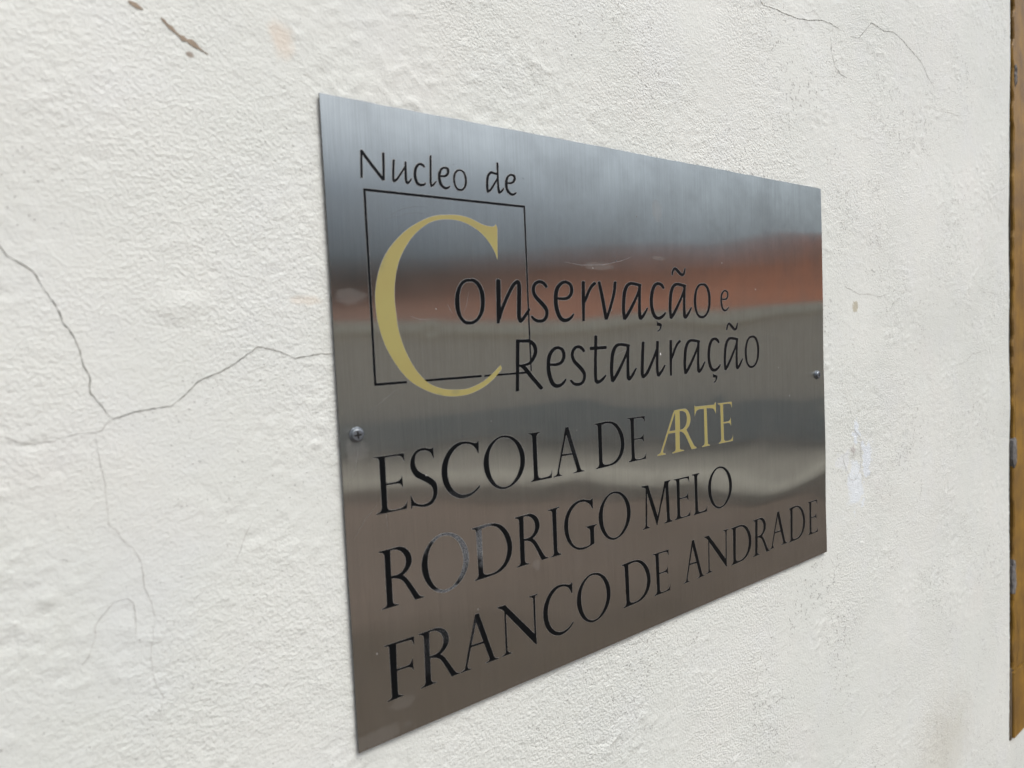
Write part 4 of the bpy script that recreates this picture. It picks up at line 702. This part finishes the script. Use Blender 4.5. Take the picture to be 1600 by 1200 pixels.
LETTERS = [
 ('Nt', (1.0, 0.0, 1.0, 0.0)),
 ('ut', (1.0, 0.0, 1.0, 0.0)),
 ('ct', (1.0, 0.0, 1.0, 0.0)),
 ('lt', (1.0, 0.0, 1.0, 0.0)),
 ('et', (1.0, 0.0, 1.0, 0.0)),
 ('ot', (1.0, 0.0, 1.0, 0.0)),
 ('dt', (1.0, 0.0, 1.0, 0.0)),
 ('et', (1.0897, 50.6103, 1.0343, -11.7031)),
 ('bigC', (1.0, 0.0, 1.0, 0.0)),
 ('o', (1.0, 0.0, 1.0, 0.0)),
 ('n', (1.0, 0.0, 1.0, 0.0)),
 ('s', (1.0, 0.0, 1.0, 0.0)),
 ('e', (1.0, 0.0, 1.0, 0.0)),
 ('r', (1.0, 0.0, 1.0, 0.0)),
 ('v', (1.0, 0.0, 1.0, 0.0)),
 ('a', (1.0, 0.0, 1.0, 0.0)),
 ('c', (1.0, 0.0, 1.0, 0.0)),
 ('cedilla', (1.0, 0.0, 1.0, 0.0)),
 ('a', (1.001, 61.093, 1.0105, -2.9668)),
 ('tilde', (1.0, 0.0, 1.0, 0.0)),
 ('o', (0.9966, 267.7508, 1.0162, -4.0546)),
 ('e', (0.622, 285.7614, 0.6369, 106.9207)),
 ('Rs', (1.0, 0.0, 1.0, 0.0)),
 ('e', (0.959, -2.9187, 0.9958, -50.5552)),
 ('s', (0.9814, 40.8256, 1.0049, -53.2906)),
 ('t', (1.0, 0.0, 1.0, 0.0)),
 ('a', (1.0017, -17.7298, 1.0062, -53.944)),
 ('u', (1.0, 0.0, 1.0, 0.0)),
 ('r', (0.9796, 111.6433, 1.0027, -52.3145)),
 ('a', (0.9892, 82.814, 0.9942, -50.1019)),
 ('c', (0.958, 92.9689, 0.9824, -46.6467)),
 ('cedilla', (1.0692, 58.6852, 0.9631, -42.0088)),
 ('a', (0.9808, 146.9344, 1.001, -52.1627)),
 ('tilde', (0.9686, 90.8747, 1.0258, -60.3821)),
 ('o', (1.0024, 347.0096, 1.0125, -55.0302)),
 ('E', (1.0, 0.0, 1.0, 0.0)),
 ('S', (1.0, 0.0, 1.0, 0.0)),
 ('C', (1.0, 0.0, 1.0, 0.0)),
 ('O', (1.0, 0.0, 1.0, 0.0)),
 ('L', (1.0, 0.0, 1.0, 0.0)),
 ('A', (1.0, 0.0, 1.0, 0.0)),
 ('D', (1.0, 0.0, 1.0, 0.0)),
 ('E', (0.9855, 241.2201, 1.0081, -0.9298)),
 ('AR', (1.0, 0.0, 1.0, 0.0)),
 ('T', (1.0, 0.0, 1.0, 0.0)),
 ('E', (1.0157, 369.3009, 1.0368, -5.3314)),
 ('R', (1.0, 0.0, 1.0, 0.0)),
 ('O', (1.0047, -56.4302, 1.039, -70.1383)),
 ('D', (1.0202, -131.4247, 1.0219, -66.7569)),
 ('R', (0.9958, 113.9435, 0.9914, 1.9139)),
 ('I', (1.0, 0.0, 1.0, 0.0)),
 ('G', (1.0, 0.0, 1.0, 0.0)),
 ('O', (0.9989, 115.0652, 1.0298, -67.7221)),
 ('M', (1.0, 0.0, 1.0, 0.0)),
 ('E', (0.9944, 299.8612, 1.0002, -62.4687)),
 ('L', (0.975, 199.7174, 1.0326, -68.525)),
 ('O', (0.9994, 262.9212, 1.0259, -67.1965)),
 ('F', (1.0, 0.0, 1.0, 0.0)),
 ('R', (0.9977, 26.1883, 0.9893, -62.0815)),
 ('A', (1.0194, -99.147, 1.0232, -131.0161)),
 ('N', (1.0, 0.0, 1.0, 0.0)),
 ('C', (0.9765, 87.9541, 0.9968, -125.9126)),
 ('O', (1.0043, 85.6644, 1.0187, -129.6649)),
 ('D', (1.0322, 18.8022, 1.0022, -126.2067)),
 ('E', (0.9643, 268.5676, 1.0014, -125.8443)),
 ('A', (0.9558, 163.267, 1.0019, -125.9106)),
 ('N', (0.9884, 250.0573, 0.9625, 3.4309)),
 ('D', (1.0033, 183.1789, 0.9993, -125.5995)),
 ('R', (0.9767, 424.0682, 0.9917, -61.1186)),
 ('A', (1.0249, 295.5281, 0.9931, -123.9482)),
 ('D', (0.972, 296.6064, 1.0032, -125.9662)),
 ('E', (0.9042, 533.7586, 0.9949, -124.5005)),
]

def dec(s): return [tuple(float(c) / 100 for c in a.split(',')) for a in s.split()]
def offset_poly(p, d):
    A = sum(p[i][0] * p[(i + 1) % len(p)][1] - p[(i + 1) % len(p)][0] * p[i][1] for i in range(len(p)))
    s = 1 if A > 0 else -1; out = []
    for i in range(len(p)):
        a = Vector(p[i - 1]); b = Vector(p[i]); c = Vector(p[(i + 1) % len(p)])
        d1 = (b - a); d2 = (c - b)
        if d1.length < 1e-6 or d2.length < 1e-6: out.append(p[i]); continue
        d1.normalize(); d2.normalize()
        n = Vector((d1.y, -d1.x)) + Vector((d2.y, -d2.x))
        n = Vector((d1.y, -d1.x)) if n.length < 0.3 else n.normalized()
        out.append((b.x + n.x * d * s, b.y + n.y * d * s))
    return out
def tess(polys):
    """union of the solid polygons minus the holes, as triangles; polys: [(kind, pts mm)]"""
    vs, fs = [], []
    for k, p in polys:
        # drop repeated points
        q = [p[0]]
        for a in p[1:]:
            if abs(a[0] - q[-1][0]) + abs(a[1] - q[-1][1]) > 0.02: q.append(a)
        if sum(q[i - 1][0] * q[i][1] - q[i][0] * q[i - 1][1] for i in range(len(q))) < 0: q = q[::-1]
        b = len(vs); vs += [Vector(a) for a in q]; fs.append(list(range(b, b + len(q))))
    holes = {i for i, (k, _) in enumerate(polys) if k == 'H'}
    ov, oe, of, _, _, orig = delaunay_2d_cdt(vs, [], fs, 0, 1e-4)
    keep = [t for t, o in zip(of, orig) if o and not (set(o) & holes)]
    return ov, keep
LIFT = 0.00009
def on_plate(x, z, lift):
    return (x / 1000, -float(sheet_h(x / 1000, z / 1000)) - lift, z / 1000 + BASE)
def letter(polys, mat, name='letter', lift=LIFT, rim=0.20):
    polys = [(k, offset_poly(p, 0.15 if k == 'P' else -0.15)) for k, p in polys]
    ov, tr = tess(polys)
    hs = sheet_h(np.array([a.x for a in ov]) / 1000, np.array([a.y for a in ov]) / 1000)
    vs = [(a.x / 1000, -float(h) - lift, a.y / 1000 + BASE) for a, h in zip(ov, hs)]
    rp = [(k, offset_poly(p, rim if k == 'P' else -rim)) for k, p in polys]
    rv, rt = tess(rp)
    b = len(vs)
    hs = sheet_h(np.array([a.x for a in rv]) / 1000, np.array([a.y for a in rv]) / 1000)
    vs += [(a.x / 1000, -float(h) - lift * 0.6, a.y / 1000 + BASE) for a, h in zip(rv, hs)]
    fs = [tuple(t) for t in tr] + [tuple(i + b for i in t) for t in rt]
    # every triangle faces the viewer (-Y)
    out = []
    for t in fs:
        a, c, d = (Vector(vs[t[i]]) for i in (0, 1, 2))
        out.append(t if (c - a).cross(d - a).y < 0 else t[::-1])
    return mesh(name, vs, out, [mat, M_RIM], plaque, False, [0] * len(tr) + [1] * len(rt))

# square outline round the big C: four separate bars
FX0, FX1, FZ0, FZ1, FT = 25.7, 158.6, 237.9, 364.8, 1.5
def bar(x0, x1, z0, z1):
    n = max(1, int(max(x1 - x0, z1 - z0) / 4)); hor = (x1 - x0) > (z1 - z0)
    if hor: p = [(x0 + (x1 - x0) * i / n, z0) for i in range(n + 1)] + [(x1 - (x1 - x0) * i / n, z1) for i in range(n + 1)]
    else: p = [(x1, z0 + (z1 - z0) * i / n) for i in range(n + 1)] + [(x0, z1 - (z1 - z0) * i / n) for i in range(n + 1)]
    rr = random.Random(int(x0 * 7 + z0)); p = [(a + rr.uniform(-.05, .05), b + rr.uniform(-.05, .05)) for a, b in p]
    letter([('P', p)], M_BLACK, 'frame_line', 0.00007, 0.12)
bar(FX0, FX1, FZ1 - FT, FZ1)
bar(FX0, FX0 + FT, FZ0 + FT, FZ1 - FT)
bar(FX1 - FT * 0.85, FX1, FZ0 + FT, FZ1 - FT)
bar(FX0, 49.8, FZ0, FZ0 + FT)
bar(59.5, 111.3, FZ0, FZ0 + FT)
bar(113.8, FX1 - 1.3, FZ0, FZ0 + FT * 0.9)

seen_arte = False
for i, (g, (sx, tx, sz, tz)) in enumerate(LETTERS):
    gold = g in ('bigC', 'AR', 'T') or (i > 0 and LETTERS[i - 1][0] == 'T')
    polys = [(k, [(x * sx + tx, z * sz + tz) for x, z in dec(s)]) for k, s in GLYPHS[g]]
    o = letter(polys, M_GOLD if gold else M_BLACK, 'letter' if g not in ('tilde', 'cedilla') else 'accent_mark')
    if g == 'bigC': o['label'] = 'large gold capital C crossing the square outline'
    elif g == 'AR': o['label'] = 'gold A and R joined in one stroke'
    elif gold: o['label'] = 'gold serif letter'

def disc(cx, cz, y, r, n=28): return [(cx + r * math.cos(2 * math.pi * i / n), y, cz + r * math.sin(2 * math.pi * i / n)) for i in range(n)]
def lathe(name, prof, cx, cz, mat, parent, n=32, tilt=None):
    vs, fs = [], []
    for y, r in prof: vs += disc(cx, cz, y, r, n)
    for k in range(len(prof) - 1):
        for i in range(n):
            j = (i + 1) % n; fs.append((k * n + i, k * n + j, (k + 1) * n + j, (k + 1) * n + i))
    fs.append(tuple((len(prof) - 1) * n + i for i in range(n)))
    if tilt:
        Mx = Matrix.Rotation(tilt[0], 3, 'X') @ Matrix.Rotation(tilt[1], 3, 'Z'); c = Vector((cx, 0, cz))
        vs = [tuple(Mx @ (Vector(p) - c) + c) for p in vs]
    return mesh(name, vs, fs, mat, parent, True)
def screw(x, z, rot, lab, tilt):
    cx, cz = x, z + BASE
    y = -float(sheet_h(x, z))
    s = lathe('screw', [(y + .0005, .0041), (y - .0012, .0042), (y - .0022, .0040), (y - .0028, .0037), (y - .0030, .0033), (y - .0030, .0001)], cx, cz, M_ZINC, plaque, tilt=tilt)
    s.data.polygons.foreach_set('use_smooth', [i < 96 for i in range(len(s.data.polygons))])
    s['label'] = lab
    w = lathe('washer', [(y - .0001, .0050), (y - .0006, .0050), (y - .0007, .0047), (y - .0007, .0001)], cx, cz, M_ZINC, None)
    w.parent = s
    # cross recess: flat black cross proud by a hair, the slots' shade put into its colour
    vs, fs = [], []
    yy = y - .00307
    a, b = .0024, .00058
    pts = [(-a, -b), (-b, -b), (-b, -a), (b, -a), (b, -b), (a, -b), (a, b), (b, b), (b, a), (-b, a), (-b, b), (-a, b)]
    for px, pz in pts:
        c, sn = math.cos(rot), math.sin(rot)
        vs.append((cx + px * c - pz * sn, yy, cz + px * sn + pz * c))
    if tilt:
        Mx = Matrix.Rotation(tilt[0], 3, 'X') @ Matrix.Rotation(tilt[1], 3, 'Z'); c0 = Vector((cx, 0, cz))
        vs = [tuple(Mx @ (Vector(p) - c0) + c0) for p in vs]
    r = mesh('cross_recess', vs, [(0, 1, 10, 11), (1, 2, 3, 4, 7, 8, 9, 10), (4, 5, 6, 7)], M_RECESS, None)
    r.parent = s
screw(0.0112, 0.2076, 0.08, 'zinc screw near the left edge of the plaque', (0.05, -0.10))
screw(0.5780, 0.2092, 0.5, 'zinc screw near the right edge of the plaque', (0.0, 0.08))

# scratches and flecks on the steel
def plate_y(x, z): return -float(sheet_h(x, z - BASE))
def scratch(s, w, mat, name='scratch'):
    p = [(float(a.split(',')[0]) / 1000, float(a.split(',')[1]) / 1000 + BASE) for a in s.split()]
    n = len(p); ws = [w / 1000 * (0.2 if i in (0, n - 1) else 1) for i in range(n)]
    v, f = strip(p, ws, plate_y, 0, 0.00003)
    mesh(name, v, f, mat, plaque)
for s, w in (('41.8,348.3 48,351.5 54,354.2 62,356.2 71.4,356.9', .28), ('40.2,345.7 46,348 56.2,351.0 64,352.3 72.6,351.8', .28), ('44,336 50,341.5 56,345', .22)):
    scratch(s, w, M_SCRD)
for s, w in (('55,283 62,280.5 70,280.2', .20), ('85,291 87,287 89,284', .18), ('245,244 254,248 262,250.5 275,251', .22), ('236,238 250,240 262,240', .2),
             ('196,324 215,322 240,323 262,327 275,331', .18), ('4,176 9,186 12,199', .22), ('5,140 14,152 23,160', .18), ('28,163 29,150 30,138', .15),
             ('104,300 101,290 98,284', .15), ('440,246 442,243 443,239', .2), ('22,222 35,230 44,236', .12)):
    scratch(s, w, M_SCR)
for x, z, r in ((309.0, 245.5, 0.9), (60.5, 173.5, 0.35), (203, 188.5, 0.25), (75.5, 287.5, 0.3), (228, 320, .35), (500, 222, .4), (520, 190, .4), (404, 330, .4), (460, 305, .4), (118, 205, .25)):
    rr = random.Random(int(x)); n = 10
    v = [(x / 1000 + r / 1000 * rr.uniform(.6, 1) * math.cos(2 * math.pi * i / n), plate_y(x / 1000, z / 1000 + BASE) - 0.00025, z / 1000 + BASE + r / 1000 * 1.6 * rr.uniform(.6, 1) * math.sin(2 * math.pi * i / n)) for i in range(n)]
    mesh('fleck', v, [tuple(range(n))], M_FLECK, plaque)
for x, z, r in ((256.0, 327.1, 0.7), (255, 330.5, .4), (96, 388, .3), (158, 385, .3), (92, 197, .4), (120, 195, .4), (242, 203, .35), (178, 126, .4), (233, 121, .4), (330, 365, .3)):
    rr = random.Random(int(x)); n = 8
    v = [(x / 1000 + r / 1000 * rr.uniform(.6, 1) * math.cos(2 * math.pi * i / n), plate_y(x / 1000, z / 1000 + BASE) - 0.0002, z / 1000 + BASE + r / 1000 * 1.7 * rr.uniform(.6, 1) * math.sin(2 * math.pi * i / n)) for i in range(n)]
    mesh('fleck', v, [tuple(range(n))], M_SCRD, plaque)

# ================================================================== THE STREET THE STEEL REFLECTS
M_COBBLE = simple('brown_cobbles', (0.200, 0.140, 0.108), 0.8, 0.2, 0.9, 0.004, 0.3, (0.125, 0.094, 0.072))
M_PAVE = simple('pale_pavement', (0.47, 0.435, 0.365), 0.85, 0.1, 3)
M_PAVE2 = simple('worn_concrete', (0.26, 0.235, 0.20), 0.85, 0.1, 3)
M_TAUPE = simple('taupe_wall_paint', (0.80, 0.70, 0.58), 0.85, 0.08, 0.6)
M_GREYP = simple('grey_dado_paint', (0.50, 0.49, 0.45), 0.85, 0.08, 0.6)
M_COPE = simple('cream_coping', (0.93, 0.85, 0.70), 0.8, 0.08, 2)
M_TILE = simple('terracotta_tiles', (0.47, 0.165, 0.080), 0.85, 0.15, 0.5)
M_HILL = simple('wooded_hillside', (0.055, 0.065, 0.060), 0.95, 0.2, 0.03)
M_FAR = simple('haze_ridge_grey', (0.25, 0.265, 0.285), 0.95, 0.06, 0.004)  # from here each ridge is paler: distance haze put into its colour
M_FAR2 = simple('added_haze_ridge_pale', (0.40, 0.42, 0.45), 0.95, 0.05, 0.003)
M_FAR3 = simple('added_haze_ridge_palest', (0.60, 0.63, 0.67), 0.95, 0.04, 0.002)

c42 = Vector((math.sin(R(43)), -math.cos(R(43)), 0)); s42 = Vector((math.cos(R(43)), math.sin(R(43)), 0))
O = Vector((-0.18, -0.41, 0))
def slab(name, d0, d1, a, b, z0, z1, mat, parent=None):
    """box between distances d0..d1 across the street and a..b along it"""
    v, f = box(d0, d1, a, b, z0, z1)
    v = [tuple(O + c42 * p[0] + s42 * p[1] + Vector((0, 0, p[2]))) for p in v]
    return mesh(name, v, f, mat, parent)
tag(mesh('street', [(-400, -400, 0), (400, -400, 0), (400, 400, 0), (-400, 400, 0)], [(0, 1, 2, 3)], M_COBBLE), kind='structure')
tag(slab('kerb', 6.0, 6.9, -40, 40, -0.2, 0.135, M_PAVE), kind='structure')
tag(slab('pavement', 6.9, 8.9, -40, 40, -0.2, 0.13, M_PAVE2), kind='structure')
M_BASALT = simple('dark_stone_paving', (0.125, 0.092, 0.066), 0.8, 0.2, 2.0, 0.003)
tag(mesh('near_pavement', *box(-60, 60, -3.1, 0.01, -0.2, 0.004), M_BASALT), kind='structure')
gw = empty('garden_wall', tuple(O + c42 * 9), 'low taupe wall with a cream coping across the street', 'wall')
slab('wall_base', 8.9, 9.2, -40, 40, 0.0, 0.62, M_GREYP, gw)
slab('wall_body', 8.915, 9.185, -40, 40, 0.62, 1.70, M_TAUPE, gw)
slab('coping', 8.85, 9.25, -40, 40, 1.70, 1.87, M_COPE, gw)
hs = empty('tiled_house', tuple(O + c42 * 14), 'long house with a terracotta tiled roof behind the garden wall', 'house')
slab('wall', 12.0, 20.0, -30, 40, 0.0, 1.72, M_TAUPE, hs)
M_OLDTILE = simple('weathered_brown_tiles', (0.19, 0.115, 0.085), 0.9, 0.15, 0.6)
def roof(name, prof, mat=M_TILE):
    vs, fs = [], []
    for k, (b, d, z) in enumerate(prof):
        for (dd, zz) in ((d, 1.72), (d + 4.2, z), (d + 8.4, 1.72)):
            vs.append(tuple(O + c42 * dd + s42 * b + Vector((0, 0, zz))))
        if k:
            a = (k - 1) * 3
            fs += [(a, a + 3, a + 4, a + 1), (a + 1, a + 4, a + 5, a + 2), (a, a + 2, a + 5, a + 3)]
    fs += [(0, 1, 2), (len(vs) - 3, len(vs) - 1, len(vs) - 2)]
    return mesh(name, vs, fs, mat, hs)
roof('roof', [(-30, 11.82, 2.35), (-5, 11.82, 2.50), (-1.5, 11.82, 2.6)], M_OLDTILE)
roof('roof', [(-1.45, 11.8, 2.55), (0, 11.8, 2.72), (3.5, 11.8, 3.35), (6, 11.8, 3.8), (14, 11.8, 4.1), (40, 11.8, 4.2)])
def ridge(name, dist, base, amp, mat, seed, tilt):
    vs, fs = [], []
    n = 80
    for i in range(n + 1):
        a = R(-70 + 200 * i / n)
        hgt = dist * math.tan(R(base + tilt * (45 - math.degrees(a)) / 20 + amp * float(vnoise(np.array([i / 7.]), np.array([0.]), seed)[0])))
        dx, dy = math.sin(a), -math.cos(a)
        vs += [(dx * dist * 0.8, dy * dist * 0.8, -1), (dx * dist, dy * dist, hgt), (dx * dist * 1.3, dy * dist * 1.3, -1)]
        if i:
            k = (i - 1) * 3
            fs += [(k, k + 3, k + 4, k + 1), (k + 1, k + 4, k + 5, k + 2)]
    return tag(mesh(name, vs, fs, mat), kind='structure')
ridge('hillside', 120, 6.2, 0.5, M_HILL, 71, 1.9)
ridge('added_haze_ridge', 340, 7.0, 0.6, M_FAR, 72, 3.0)  # this and the next two: unseen ridges added to grade the steel's reflection
ridge('added_haze_ridge_pale', 600, 8.4, 0.7, M_FAR2, 73, 4.0)
ridge('added_haze_ridge_palest', 1000, 12.2, 0.8, M_FAR3, 74, 4.2)
